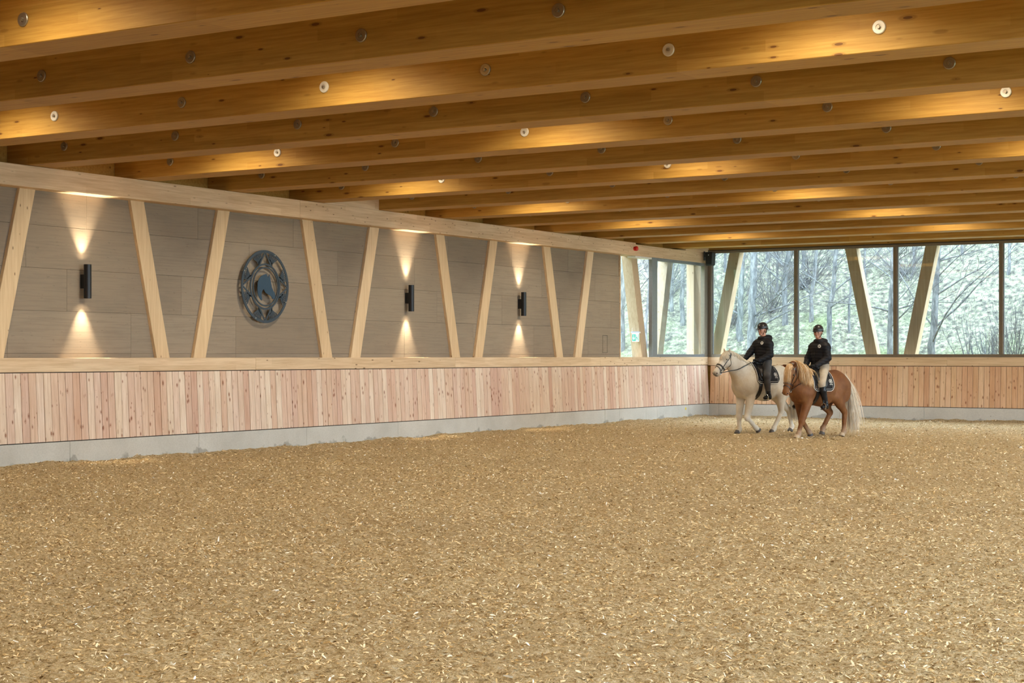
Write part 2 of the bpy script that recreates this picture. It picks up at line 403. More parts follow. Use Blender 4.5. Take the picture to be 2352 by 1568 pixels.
y = FARY - .03 - bw / 2; k = 0
while y > 8.0:
    o = inst(rnd.choice(bmsh), 'kickboard', (rnd.uniform(-.002, .003), y, .354), parent=wall_left); y -= bw; k += 1
lbox('kickboard', -.1, .03, BACKY, y + bw / 2, .354, 1.366, M['board'], wall_left)
print('left kickboards', k)
# rail on the kickboards and top beam
for a, b in zip([BACKY, 9.5, 15.6, 21.8, 28.0, 34.2], [9.5, 15.6, 21.8, 28.0, 34.2, FARY + .1]):
    lbox('rail_beam', -.42, .0, a, b - .003, 1.378, 1.588, M['beam'], wall_left, .005)
for a, b, zt in ((BACKY, 11.0, 4.393), (11.0, 23.0, 4.393), (23.0, 36.03, 4.393), (36.035, FARY + .1, 4.358)):
    lbox('top_beam', -.42, .0 if b < 37 else -.02, a, b - .002, 4.079, zt, M['beam'], wall_left, .005)
# blocking boards between the joists, two of them flush with the beam
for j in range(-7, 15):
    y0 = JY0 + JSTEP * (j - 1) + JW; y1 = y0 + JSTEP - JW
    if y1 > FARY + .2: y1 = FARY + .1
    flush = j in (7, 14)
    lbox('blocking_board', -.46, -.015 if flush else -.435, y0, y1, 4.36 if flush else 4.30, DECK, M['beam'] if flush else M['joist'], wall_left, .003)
# grey wall panels with their own joints
rows = [1.588, 1.655, 2.293, 2.930, 3.567, 4.12]
offs = [0, .0, 1.15, .35, 1.55]
for r in range(5):
    y = -5.9 + offs[r] - 2.5
    while y < 35.72:
        a = max(BACKY, y); b = min(35.70, y + 2.5)
        if b - a > .1: lbox('wall_panel', -.34, -.28 - rnd.uniform(0, .0012), a + .0015, b - .0015, rows[r] + .0015, rows[r + 1] - .0015, M['panel'], wall_left, .0015)
        y += 2.5
lbox('panel_edge_strip', -.40, -.265, 35.70, 35.735, 1.588, 4.085, M['beam'], wall_left, .002)
# small service hatch scribed into the last panel
hy0, hz0 = pix_left(1384, 810, -.28); hy1, hz1 = pix_left(1395, 770, -.28)
m_ = MB(); t_ = .006
for a in ((hy0, hy1, hz0, hz0 + t_), (hy0, hy1, hz1 - t_, hz1), (hy0, hy0 + t_, hz0, hz1), (hy1 - t_, hy1, hz0, hz1)): m_.box(-.281, -.277, *a)
m_.build('hatch_joint', M['gasket'], wall_left)
m_ = MB(); m_.lathe([(0, 0), (.035, 0), (.035, .003), (0, .003)], 14, 'x', (.055, pix_left(1570.5), .25)); m_.build('survey_mark', M['yellow'], wall_left)

# diagonal posts in pairs
def slanted_post(xr, c0, c1, z0, z1, w, mat, name, axis='y'):
    """prism between xr, centre line from c0 (bottom) to c1 (top) along axis"""
    h = w / 2; b = MB()
    poly = [(c0 - h, z0), (c0 + h, z0), (c1 + h, z1), (c1 - h, z1)]
    return b, poly
ordw = ['', 'nearest', 'second', 'third', 'fourth', 'fifth', 'sixth', 'seventh', 'eighth', 'ninth', 'tenth', 'eleventh', 'twelfth', 'thirteenth', 'fourteenth', 'fifteenth', 'sixteenth', 'seventeenth']
def post_obj(poly, h0, h1, axis, mat, label, group):
    b = MB(); cx_ = sum(p[0] for p in poly) / 4; z0 = poly[0][1]; ch = .004
    if axis == 'y': org = ((h0 + h1) / 2, cx_, z0); Mf = lambda a, bb, h: (h - org[0], a - org[1], bb - org[2])
    else: org = (cx_, (h0 + h1) / 2, z0); Mf = lambda a, bb, h: (a - org[0], h - org[1], bb - org[2])
    b.prism(poly, h0, h1, Mf)
    o = b.build('diagonal_post', mat)
    bm = bmesh.new(); bm.from_mesh(o.data); bmesh.ops.bevel(bm, geom=bm.edges[:], offset=.005, segments=1, affect='EDGES'); bm.to_mesh(o.data); bm.free()
    o.location = org; tag(o, label, 'post', group); return o
desc = {0: ('left of the nearest tube wall lamp', 'right of the nearest tube wall lamp'), 1: ('left of the round horse emblem', 'right of the round horse emblem'),
        2: ('left of the middle tube wall lamp', 'right of the middle tube wall lamp'), 3: ('left of the farthest tube wall lamp', 'right of the farthest tube wall lamp')}
for i, c_ in enumerate([11.6, 15.9, 20.2, 24.5, 28.8, 33.1, 37.38]):
    for s_, (bo, to) in enumerate(((-.43, -1.02), (.43, 1.03))):
        if i == 0: lab = 'diagonal timber post on the near end of the left wall, leaning %s' % ('left' if s_ == 0 else 'right')
        elif i == 1: lab = ('pale diagonal timber post beyond the left picture edge', 'pale diagonal post left of the nearest tube lamp, cut by the left picture edge')[s_]
        elif i <= 4: lab = ('pale diagonal timber post right of the %s, leaning left', 'pale diagonal timber post left of the %s, leaning right')[s_] % ((('nearest tube wall lamp', 'round horse emblem'), ('round horse emblem', 'middle tube wall lamp'), ('middle tube wall lamp', 'farthest tube wall lamp'))[i - 2][s_])
        elif i == 5: lab = ('pale diagonal timber post right of the farthest tube wall lamp, leaning left', 'last pale diagonal post in front of the grey panels, above the hatch side')[s_]
        else: lab = ('thick diagonal timber post carrying the green exit sign', 'diagonal timber post behind the glass of the left corner window')[s_]
        dep = (-.50, -.22) if i == 6 else (-.34, -.22)
        poly = [(c_ + bo - .15, 1.584), (c_ + bo + .15, 1.584), (c_ + to + .15, 4.083), (c_ + to - .15, 4.083)]
        post_obj(poly, dep[0], dep[1], 'y', M['post_shaded'] if i == 6 else M['post'], lab, 'diagonal posts of the left wall')

# ------------------------------------------------------------------ far wall
wall_far = MB(); wall_far.box(-.6, RWX + .3, FARY + .1, FARY + .62, -.3, 1.40); wall_far.box(-.46, RWX + .3, FARY + .08, FARY + .62, 4.44, 5.4)
wall_far = wall_far.build('wall_far', M['joist']); tag(wall_far, 'far end wall with kickboard under a long window', kind='structure')
fj = [.055] + [pix_far(p) for p in (1652.8, 2124)] + [7.4, 9.4, 12.1, 14.9, 17.7, RWX]
fj = [.055, pix_far(1652.8), 2.75, pix_far(2124), 8.6, 11.4, 14.2, 17.0, RWX]
for a, b in zip(fj[:-1], fj[1:]): lbox('plinth_block', a, b - .004, FARY - .055, FARY + .2, -.3, .340, M['concrete'], wall_far)
m_ = MB(); m_.box(.0, RWX, FARY - .045, FARY + .1, .338, .354); m_.box(0, RWX, FARY + .012, FARY + .1, 1.356, 1.368); m_.build('dark_joint', M['gasket'], wall_far)
bmf = []
for me_ in bmsh: c_ = me_.copy(); c_.materials.clear(); c_.materials.append(M['board_warm_lit']); bmf.append(c_)
x = .075; k = 0; fbw = .135
while x < RWX - .2 and k < 156:
    inst(rnd.choice(bmf), 'kickboard', (x + fbw / 2, FARY + rnd.uniform(-.003, .002), .354), (0, 0, -PI / 2), wall_far, (1, fbw / bw, 1.002 / 1.012)); x += fbw; k += 1
for a, b in zip([0, 6.45, 13.0], [6.45, 13.0, RWX]): lbox('rail_beam', a, b - .003, FARY, FARY + .45, 1.368, 1.583, M['beam_x'], wall_far, .005)
# far window band
fy = FARY + .04
window_1 = empty('window_1', (0, fy, 1.583)); tag(window_1, 'long bronze framed window band across the far wall', kind='structure')
def wbox(name, x0, x1, z0, z1, mat, d0=0.0, d1=.09): 
    b = MB(); b.cbox(x0, x1, d0, d1, z0 - 1.583, z1 - 1.583, .004); return b.build(name, mat, window_1)
mx = [pix_far(1629.5, Y=fy), pix_far(1827.5, Y=fy), pix_far(2056, Y=fy), pix_far(2299, Y=fy)]; st = mx[3] - mx[2]
while mx[-1] < RWX - 3: mx.append(mx[-1] + st)
mx.append(RWX)
wz0, wz1 = 1.660, 4.352
wbox('top_frame', -.14, RWX, wz1, 4.418, M['frame']); wbox('bottom_frame', -.14, RWX, 1.583, wz0, M['frame'])
wbox('head_joint', -.14, RWX, 4.418, 4.436, M['gasket'], -.01, .05)
for i, x in enumerate(mx):
    w = .075 if i == 0 else .052
    wbox('mullion', x - w, x + w, wz0, wz1, M['frame'])
    wbox('glazing_bead', x + w, x + w + .018, wz0, wz1, M['frame_grey'], .03, .085)
for a, b in zip(mx[:-1], mx[1:]):
    m_ = MB(); m_.box(a + .05, b - .05, .05, .056, wz0 - 1.59, wz1 - 1.58); m_.build('window_pane', M['glass'], window_1)
# posts outside the glass
fp = [(-.43, 1), (4.9, -1), (4.9, 1), (10.23, -1), (10.23, 1), (15.56, -1), (15.56, 1), (20.89, -1)]
labs = ['diagonal post outside the far window, leftmost, behind the white horse head', 'diagonal post outside the far window, right of the rider on the brown horse, leaning left',
        'diagonal post outside the far window, rightmost in view, leaning right'] + ['%s diagonal post outside the far window beyond the right picture edge' % w for w in ('first', 'second', 'third', 'fourth', 'fifth')]
for (c_, s_), lab in zip(fp, labs):
    poly = [(c_ + s_ * .44 - .15, 1.40), (c_ + s_ * .44 + .15, 1.40), (c_ + s_ * 1.09 + .15, 4.55), (c_ + s_ * 1.09 - .15, 4.55)]
    post_obj(poly, FARY + .33, FARY + .61, 'x', M['post_shaded'], lab, 'diagonal posts outside the far window')

# ------------------------------------------------------------------ corner window in the left wall
window_2 = empty('window_2', (0, 36.9, 1.588)); tag(window_2, 'tall grey framed corner window at the end of the left wall', kind='structure')
def w2(name, x0, x1, y0, y1, z0, z1, mat, c=.004):
    b = MB(); b.cbox(x0, x1, y0 - 36.9, y1 - 36.9, z0 - 1.588, z1 - 1.588, c); return b.build(name, mat, window_2)
yA, yB, yC, yD = pix_left(1498, X=-.02), pix_left(1509.6, X=-.02), pix_left(1618, X=-.02), FARY + .04
w2('side_frame', -.12, -.015, yA, yB, 1.588, 4.085, M['frame_grey'])
w2('side_frame', -.12, -.015, yC, yD, 1.588, 4.085, M['frame'])
w2('top_frame', -.12, -.015, yB, yC, 4.01, 4.085, M['frame_grey'])
w2('bottom_frame', -.12, -.015, yB, yC, 1.588, 1.66, M['frame_grey'])
w2('window_pane', -.075, -.069, yB - .02, yC + .02, 1.64, 4.03, M['glass'], .001)
w2('window_pane', -.56, -.554, 35.72, yA + .3, 1.55, 4.1, M['glass'], .001)
w2('corner_post', -.52, -.30, pix_left(1594, X=-.30), pix_left(1610, X=-.30), 1.55, 4.1, M['post_shaded'])
w2('blind_housing', -.26, -.03, 36.06, yA + .05, 4.035, 4.078, M['white'])
m_ = MB(); m_.cbox(-.56, -.42, 35.72 - 36.9, FARY - 36.9, -.2, .0, .004); m_.build('outer_sill', M['frame_grey'], window_2)

# ------------------------------------------------------------------ right wall, back wall, roof (behind and beside the camera)
wall_right = MB()
wall_right.box(RWX, RWX + .5, BACKY, FARY + .6, -.3, .40); wall_right.box(RWX, RWX + .5, BACKY, FARY + .6, 4.08, 5.35); wall_right.box(RWX, RWX + .5, BACKY, 0, .3, 4.2); wall_right.box(RWX, RWX + .5, 0, 25, .3, 1.75); wall_right.box(RWX, RWX + .5, 38.6, FARY + .6, .3, 4.2)
y = 2.0
while y < 39: wall_right.box(RWX + .1, RWX + .3, y - .12, y + .12, .35, 4.15); y += 4.3
wall_right = wall_right.build('wall_right', M['beam']); tag(wall_right, 'right long wall with a tall glazed front, outside the picture', kind='structure')
wb = MB(); wb.box(-.6, RWX + .5, BACKY - .3, BACKY, -.3, 5.35); tag(wb.build('wall_back', M['panel']), 'plain wall behind the viewpoint', kind='structure')
window_3 = MB(); window_3.box(RWX + .2, RWX + .206, 0, 38.7, .3, 4.2); tag(window_3.build('window_3', M['glass']), 'tall glazing of the right wall, outside the picture', kind='structure')
ce = MB(); ce.box(-.62, RWX + .5, BACKY - .3, FARY + .62, DECK, DECK + .25); ce = ce.build('ceiling', M['deck']); tag(ce, 'timber roof deck above the joists', kind='structure')

# ------------------------------------------------------------------ joists with their bolt washers
wm = MB(); wm.lathe([(0, -.010), (.018, -.010), (.030, -.012), (.030, -.016), (.058, -.016), (.064, -.010), (.064, .002)], 20, 'y'); wmesh = wm.build('washer', M['steel'], auto=True)
bmb = MB(); bmb.lathe([(0, -.034), (.015, -.034), (.017, -.030), (.017, -.010)], 6, 'y'); bmesh_ = bmb.build('bolt', M['steel'])
wme, bme = wmesh.data, bmesh_.data; bpy.data.objects.remove(wmesh); bpy.data.objects.remove(bmesh_)
wal = wme.copy(); wal.materials.clear(); wal.materials.append(M['washer_lit'])
bright = {(3, 2), (3, 11), (5, 4), (5, 13), (7, 7)}
joist_me = None
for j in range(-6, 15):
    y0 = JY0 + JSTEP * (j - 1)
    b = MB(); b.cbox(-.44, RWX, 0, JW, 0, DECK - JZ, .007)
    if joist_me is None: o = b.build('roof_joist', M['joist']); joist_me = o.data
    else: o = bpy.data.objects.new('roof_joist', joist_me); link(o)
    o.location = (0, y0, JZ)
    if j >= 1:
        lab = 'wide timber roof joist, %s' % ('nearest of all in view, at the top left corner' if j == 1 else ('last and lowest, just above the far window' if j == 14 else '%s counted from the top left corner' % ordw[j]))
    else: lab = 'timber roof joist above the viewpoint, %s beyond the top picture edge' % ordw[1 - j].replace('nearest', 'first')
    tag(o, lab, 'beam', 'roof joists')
    if j >= 1:
        for q in range(9):
            X = .752 + 2.132 * q
            hot = (j, int(round(X))) in bright or (j in (3, 5, 7) and min(abs(X - lx) for lx in LIGHT_X) < .75)
            w_ = inst(wal if hot else wme, 'washer', (X, 0, .222), parent=o)
            if hot: w_['label'] = 'paler washer with the lamp glint put into its colour'
            inst(bme, 'bolt', (0, 0, 0), parent=w_)

# ------------------------------------------------------------------ ceiling lamps, hidden up between the joists
def ceiling_lamp_light():
    l = bpy.data.lights.new('ceiling_spot', 'SPOT'); l.energy = LAMP_W * 4; l.color = (1.0, .87, .64); l.spot_size = math.radians(146); l.spot_blend = .6; l.shadow_soft_size = .30
    return l
ll = ceiling_lamp_light()
cm = MB(); cm.lathe([(.05, .0), (.06, .0), (.06, .10), (.0, .10)], 20, 'z'); cme = cm.build('lamp_housing', M['black'], auto=True); hme = cme.data; bpy.data.objects.remove(cme)
dm = MB(); dm.lathe([(.0, .012), (.05, .012)], 20, 'z'); dme = dm.build('lamp_lens', M['lamp_glow']); dmm = dme.data; bpy.data.objects.remove(dme)
for j in range(-5, 15, 2):
    for q, lx in enumerate(LIGHT_X):
        yc = JY0 + JSTEP * (j - 1) - 1.05
        e = empty('ceiling_lamp', (lx, yc, DECK - .10)); 
        tag(e, 'ceiling lamp between joists, %s row from the viewpoint, %s' % (ordw[(j + 7) // 2].replace('nearest', 'first'), ['beside the left wall', 'second from the left wall', 'third from the left wall', 'beside the right wall'][q]), 'lamp', 'ceiling lamps between the joists')
        inst(hme, 'lamp_housing', (0, 0, 0), parent=e); inst(dmm, 'lamp_lens', (0, 0, 0), parent=e)
        lo = bpy.data.objects.new('lamp_light', ll); link(lo, e); lo.location = (0, 0, -.02)
# window portals: they only guide the sampling of the sky through the real openings
def portal(loc, rot, sx, sy):
    l = bpy.data.lights.new('window_portal', 'AREA'); l.shape = 'RECTANGLE'; l.size = sx; l.size_y = sy; l.cycles.is_portal = True
    o = bpy.data.objects.new('window_portal', l); link(o); o.location = loc; o.rotation_euler = rot
portal((RWX / 2, FARY + .25, 3.0), (-PI / 2, 0, 0), RWX, 2.8)
portal((RWX + .35, 31.8, 2.24), (PI / 2, 0, PI / 2), 13.6, 3.7)
portal((RWX + .35, 12.5, 2.92), (PI / 2, 0, PI / 2), 25, 2.3)

# ------------------------------------------------------------------ tube wall lamps
def sconce(y, lab):
    e = empty('wall_lamp', (-.15, y, 2.757)); tag(e, lab, 'wall lamp', 'tube wall lamps')
    b = MB(); r = .058
    b.lathe([(r - .006, -.20), (r - .006, -.26), (r, -.26), (r, .26), (r - .006, .26), (r - .006, .20)], 28)
    b.build('lamp_tube', M['black'], e, auto=True)
    b = MB(); b.cbox(-.128, -.045, -.03, .03, -.105, .108, .003); b.build('bracket', M['black'], e)
    for s_ in (-1, 1):
        b = MB(); b.lathe([(0, s_ * .13), (r - .008, s_ * .13)], 20); b.build('lamp_lens', M['lamp_glow'], e)
        for nm, sz, w_, bl, zz in (('lamp_light', 56, SCONCE_W, .8, .165), ('lamp_spill', 120, SCONCE_W * .03, .9, .245)):
            l = bpy.data.lights.new(nm, 'SPOT'); l.energy = w_; l.color = (1, .80, .55); l.spot_size = math.radians(sz); l.spot_blend = bl; l.shadow_soft_size = .006
            o = bpy.data.objects.new(nm, l); link(o, e); o.location = (0, 0, s_ * zz); o.rotation_euler = (0 if s_ < 0 else PI, 0, 0)
    return e
sconce(18.05, 'black tube wall lamp nearest the viewpoint, left of the round horse emblem')
sconce(pix_left(932.4, X=-.28), 'black tube wall lamp in the middle of the three, right of the emblem')
sconce(pix_left(1191.4, X=-.28), 'black tube wall lamp farthest from the viewpoint, nearest the windows')

# ------------------------------------------------------------------ round emblem
em_y, em_z = 22.28, 2.83; ER = .638
emb = empty('wall_emblem', (-.20, em_y, em_z)); tag(emb, 'round blue-grey steel emblem with horse head on the grey wall', 'emblem')
def EM(a, b_, h): return (h, a * ER, b_ * ER)        # a to the right in the picture (+y), b up, h out of the wall
def ring(mb, r0, r1, h0, h1, n=72):
    for k in range(n):
        a0, a1 = 2 * PI * k / n, 2 * PI * (k + 1) / n
        q = [(r0 * math.sin(a0), r0 * math.cos(a0)), (r1 * math.sin(a0), r1 * math.cos(a0)), (r1 * math.sin(a1), r1 * math.cos(a1)), (r0 * math.sin(a1), r0 * math.cos(a1))]
        mb.prism(q, h0, h1, EM)
def band(mb, pts, w0, w1, h0, h1):
    n = len(pts)
    L = []; Rr = []
    for i, (x, y) in enumerate(pts):
        p0 = pts[max(0, i - 1)]; p1 = pts[min(n - 1, i + 1)]; dx, dy = p1[0] - p0[0], p1[1] - p0[1]; d = math.hypot(dx, dy) or 1
        w = (w0 + (w1 - w0) * i / (n - 1)) / 2
        L.append((x - dy / d * w, y + dx / d * w)); Rr.append((x + dy / d * w, y - dx / d * w))
    for i in range(n - 1): mb.prism([L[i], L[i + 1], Rr[i + 1], Rr[i]], h0, h1, EM)
b = MB(); ring(b, .925, 1.0, -.006, .006); b.build('outer_ring', M['steelblue'], emb)
b = MB(); ring(b, .585, .635, -.006, .006); b.build('middle_ring', M['steelblue'], emb)
b = MB(); ring(b, .505, .545, .004, .016); b.build('inner_ring', M['steelblue'], emb)
def pol(r, deg): a = math.radians(deg); return (r * math.sin(a), r * math.cos(a))
for k in range(4):
    A = 90 * k
    b = MB()
    for s_ in (-1, 1): band(b, [pol(.60, A + s_ * 27), pol(.78, A + s_ * 9), pol(.95, A)], .05, .035, -.005, .005)
    b.build('star_point', M['steelblue'], emb)
    for s_ in (-1, 1):
        for q in range(7):
            t = q / 6.0; b = MB()
            pts = [pol(.60 + .03 * q, A + s_ * (27 - 12 * t)), pol(.70 + .04 * t, A + s_ * (24 - 9 * t)), pol(.80 + .02 * t, A + s_ * (29 - 17 * t)), pol(.88 + .02 * t, A + s_ * (33 - 20 * t)), pol(.955, A + s_ * (32 - 25 * t))]
            # smooth the blade
            sm = []
            for i in range(len(pts) - 1):
                for u in (0, .5): sm.append((pts[i][0] * (1 - u) + pts[i + 1][0] * u, pts[i][1] * (1 - u) + pts[i + 1][1] * u))
            sm.append(pts[-1])
            band(b, sm, .036, .024, -.004, .004); b.build('feather_blade', M['steelblue'], emb)
# horse head silhouette traced as sheet steel standing in front of the rings (units: pixels of the photograph's emblem, 390 x 582)
hh = [(-5, -75), (12, -58), (28, -20), (32, -48), (52, -72), (50, -38), (60, -10), (72, 60), (85, 120), (110, 170), (130, 205), (140, 245), (132, 275), (118, 292), (92, 285), (82, 262), (66, 244), (30, 226), (-6, 208), (-28, 180), (-40, 150),
      (-58, 165), (-72, 195), (-76, 250), (-66, 305), (-72, 318), (-95, 300), (-118, 262), (-134, 205), (-140, 140), (-134, 60), (-112, -5), (-82, -40), (-40, -62)]
hh = [((x - 5) / 390.0 * 1.06, -(y - 110) / 600.0 * 1.12) for x, y in hh]
b = MB()
from mathutils.geometry import tessellate_polygon
tri = tessellate_polygon([[Vector((p[0], p[1], 0)) for p in hh]])
n_ = len(hh); vs = [EM(a, c, .030) for a, c in hh] + [EM(a, c, .038) for a, c in hh]
b.add(vs, [tuple(t) for t in tri] + [tuple(i + n_ for i in t) for t in tri] + [(k, (k + 1) % n_, n_ + (k + 1) % n_, n_ + k) for k in range(n_)])
b.build('horse_head_plate', plain('blue_steel_plate', (.028, .062, .105), .5, .2, .5), emb)
b = MB(); 
for deg in (25, 115, 205, 295):
    p = pol(.96, deg); b.lathe([(0, -.08), (.012, -.08), (.012, .01), (0, .01)], 10, 'x', (0, p[0] * ER, p[1] * ER))
p = (-.20, .05); b.lathe([(0, -.08), (.014, -.08), (.014, .03), (0, .03)], 10, 'x', (0, p[0] * ER, p[1] * ER))
b.build('standoff', M['steel'], emb)

# ------------------------------------------------------------------ alarm sounder, exit sign, loudspeaker
e = empty('alarm_sounder', (0, 35.94, 4.245)); tag(e, 'small round red alarm sounder on the pale top beam', 'alarm')
b = MB(); b.lathe([(0, 0), (.05, 0), (.052, .02), (.046, .03), (0, .03)], 24, 'x'); b.build('alarm_base', M['red'], e, auto=True)
b = MB(); b.lathe([(.040, .03), (.056, .035), (.060, .06), (.055, .085), (.03, .093), (0, .094)], 24, 'x'); b.build('alarm_dome', M['red'], e, auto=True)

sx, sz = pix_far(1459.5, 773, Y=36.60)
e = empty('exit_sign', (sx, 36.62, sz)); tag(e, 'green emergency exit sign with arrow hung on the thick diagonal post', 'sign')
b = MB(); b.cbox(-.125, .125, -.03, .03, .085, .125, .006); b.build('sign_housing', M['white'], e)
b = MB(); b.cbox(-.125, .12, -.031, -.0, .105, .127, .003); b.build('housing_cover', plain('grey_blue_cover', (.26, .33, .45), .4), e)
b = MB(); b.cbox(-.10, .10, -.018, -.004, -.125, .085, .004); b.build('sign_panel', M['sign_white'], e)
b = MB(); b.box(-.088, .004, -.021, -.018, -.108, .062); b.build('arrow_field', M['sign_green'], e)
b = MB(); ar = [(-.042, -.095), (-.075, -.02), (-.05, -.03), (-.05, .045), (-.034, .045), (-.034, -.03), (-.009, -.02)]
def SG(a, c, h): return (a, -h, c)
tri = tessellate_polygon([[Vector((p[0], p[1], 0)) for p in ar]]); n_ = len(ar)
b.add([SG(a, c, .0215) for a, c in ar] + [SG(a, c, .0235) for a, c in ar], [tuple(t) for t in tri] + [tuple(i + n_ for i in t) for t in tri] + [(k, (k + 1) % n_, n_ + (k + 1) % n_, n_ + k) for k in range(n_)])
b.build('arrow', M['sign_white'], e)
b = MB()      # running figure and doorway
def bar(p, q, w): band_pts = [p, q]; dx, dy = q[0] - p[0], q[1] - p[1]; d = math.hypot(dx, dy); nx, ny = -dy / d * w / 2, dx / d * w / 2; b.prism([(p[0] + nx, p[1] + ny), (q[0] + nx, q[1] + ny), (q[0] - nx, q[1] - ny), (p[0] - nx, p[1] - ny)], .018, .021, SG)
bar((.082, -.108), (.082, .062), .012); bar((.03, .0), (.046, -.045), .022); bar((.046, -.045), (.07, -.08), .012); bar((.044, -.04), (.022, -.075), .012); bar((.022, -.075), (.012, -.10), .010); bar((.034, .0), (.058, -.012), .009); bar((.028, .0), (.012, -.022), .009)
b.prism([(.03 + .011 * math.cos(t), .03 + .011 * math.sin(t)) for t in [k * PI / 5 for k in range(10)]], .018, .021, SG)
b.build('running_figure', M['sign_green'], e)
b = MB(); b.tube([(-.1, .0, .12), (-.11, .02, .35), (-.14, .03, .9), (-.30, .03, 1.9)], .004, 5); b.build('sign_cable', M['white'], e)

e = empty('loudspeaker', (.20, FARY - .28, 4.20)); tag(e, 'black loudspeaker in the corner above the end of the left wall', 'loudspeaker')
b = MB()
prof = [(-.10, -.11), (.10, -.11), (.125, .06), (.07, .13), (-.07, .13), (-.125, .06)]
pz = [(-.19, .86), (-.17, 1.), (.14, 1.), (.165, .9)]
vs = [(a * s_ * (1.0 if z_ > 0 else .86), c * s_, z_) for z_, s_ in pz for a, c in prof]; n_ = 6
fs = [tuple(range(5, -1, -1)), tuple(18 + k for k in range(6))] + [(r_ * 6 + k, r_ * 6 + (k + 1) % 6, (r_ + 1) * 6 + (k + 1) % 6, (r_ + 1) * 6 + k) for r_ in range(3) for k in range(6)]
b.add(vs, fs); b.build('cabinet', M['black_plastic'], e)
b = MB(); b.cbox(-.085, .085, -.118, -.108, -.15, .12, .004); b.build('front_grille', plain('speaker_grille', (.012, .012, .012), .8), e)
b = MB(); b.lathe([(0, -.126), (.012, -.126), (.012, -.115)], 14, 'y', (.0, 0, .085)); b.build('round_badge', M['white'], e)
b = MB(); b.cbox(-.185, -.165, -.03, .05, -.05, .19, .003); b.cbox(-.18, -.08, -.01, .02, .05, .08, .003); b.build('wall_bracket', M['black'], e)

# ------------------------------------------------------------------ outside: hillside, grass, bare trees
def hill_h(x, y):
    x = np.asarray(x, float); y = np.asarray(y, float)
    t = np.clip((y - 38.0) / 5.0, 0, 1); base = .20 + .78 * t * t * (3 - 2 * t)
    d = np.maximum(np.maximum(y - 44.6, -x - 7.5), 0.0)          # far-end slope; unseen left bank added so glass reflects terrain, not sky
    z = base + .56 * d + .012 * np.minimum(d, 10) ** 2
    return z + (.15 + .07 * np.minimum(d, 3) / 3) * vnoise(x, y, .45, 11) + .20 * np.minimum(.3 + d, 1) * vnoise(x, y, 1.3, 12) + .09 * vnoise(x, y, 3.7, 13)
V, Q = grid(np.concatenate([np.linspace(-45, -17, 60), np.linspace(-16.9, 15, 330), np.linspace(15.3, 60, 90)]), np.concatenate([np.linspace(-20, 38, 70), np.linspace(38.5, 44, 40), np.linspace(44.06, 56, 180), np.linspace(56.3, 80, 50)]), hill_h)
k_ = (V[:, 0] > -.9) & (V[:, 0] < RWX + .9) & (V[:, 1] < FARY + .9) & (V[:, 1] > BACKY - .6); bad = k_[Q].any(1); Q = Q[~bad]
def hillmat():
    m = NT('rough_meadow', .95, .1); v = m.coord(rnd=False)
    a = m.noise(v, .55, 4, .6); b_ = m.noise(v, 6.5, 5, .72); c_ = m.noise(v, 16, 4, .75)
    c = m.ramp(b_, [(.34, (.03, .032, .03, 1)), (.45, (.085, .088, .076, 1)), (.55, (.15, .165, .115, 1)), (.66, (.29, .295, .25, 1))])
    g = m.ramp(c_, [(.34, (.04, .06, .03, 1)), (.5, (.115, .155, .07, 1)), (.66, (.23, .27, .15, 1))])
    # greener towards the foot of the slope and in patches
    tc = m.n('TexCoord'); sx = m.n('SeparateXYZ'); m.l(tc.outputs['Object'], sx.inputs[0])
    low = m.math('MULTIPLY', m.math('SUBTRACT', 46.2, sx.outputs['Y']), .30)
    f = m.math('ADD', low, m.math('MULTIPLY', m.math('SUBTRACT', a, .42), 3.5))
    f = m.math('MINIMUM', m.math('MAXIMUM', f, .0), .85)
    c = m.mix(f, c, g); m.color(c); m.bump(c_, .9, .05); return m.mat
M['hill'] = hillmat()
hill = np_mesh('hillside', V, Q, M['hill']); tag(hill, 'grassy hillside rising behind the windows', kind='structure')
def grass():
    rs = np.random.RandomState(12); n = 85000
    x = rs.uniform(-16, 13, n); y = 43.6 + 11 * rs.rand(n) ** 1.25
    tuft = vnoise(x, y, 2.2, 21) + .5 * vnoise(x, y, .5, 22); ok = (tuft > -.25) & ~((x > -1.2) & (y < FARY + 1)); x = x[ok]; y = y[ok]; n = len(x)
    z = hill_h(x, y); L = rs.uniform(.03, .085, n); a = rs.uniform(0, 2 * PI, n); w = rs.uniform(.0025, .006, n)
    le = rs.uniform(.2, 1.2, n) * L; b0 = np.stack([x, y, z - .02], 1); d = np.stack([np.cos(a), np.sin(a), 0 * a], 1); sd = np.stack([-np.sin(a), np.cos(a), 0 * a], 1)
    mid = b0 + d * (le * .35)[:, None] + np.array([0, 0, 1]) * (L * .7)[:, None]; tip = b0 + d * le[:, None] + np.array([0, 0, 1]) * (L * rs.uniform(.5, 1., n))[:, None]
    V = np.stack([b0 - sd * w[:, None], b0 + sd * w[:, None], mid + sd * w[:, None] * .8, mid - sd * w[:, None] * .8, tip, tip + sd * .002], 1).reshape(-1, 3)
    i = np.arange(n)[:, None] * 6; return V, np.concatenate([i + np.array([[0, 1, 2, 3]]), i + np.array([[3, 2, 5, 4]])])
def grassmat():
    m = NT('grass_blade', .7, .2); g = m.n('NewGeometry')
    m.color(m.ramp(g.outputs['Random Per Island'], [(0, (.06, .09, .045, 1)), (.3, (.12, .15, .08, 1)), (.55, (.18, .19, .13, 1)), (.8, (.22, .205, .17, 1)), (1, (.08, .075, .07, 1))])); return m.mat
V, Q = grass(); tag(np_mesh('meadow_grass', V, Q, grassmat(), smooth=False), 'tufts of pale green and dry grass on the slope outside', 'grass', kind='stuff')

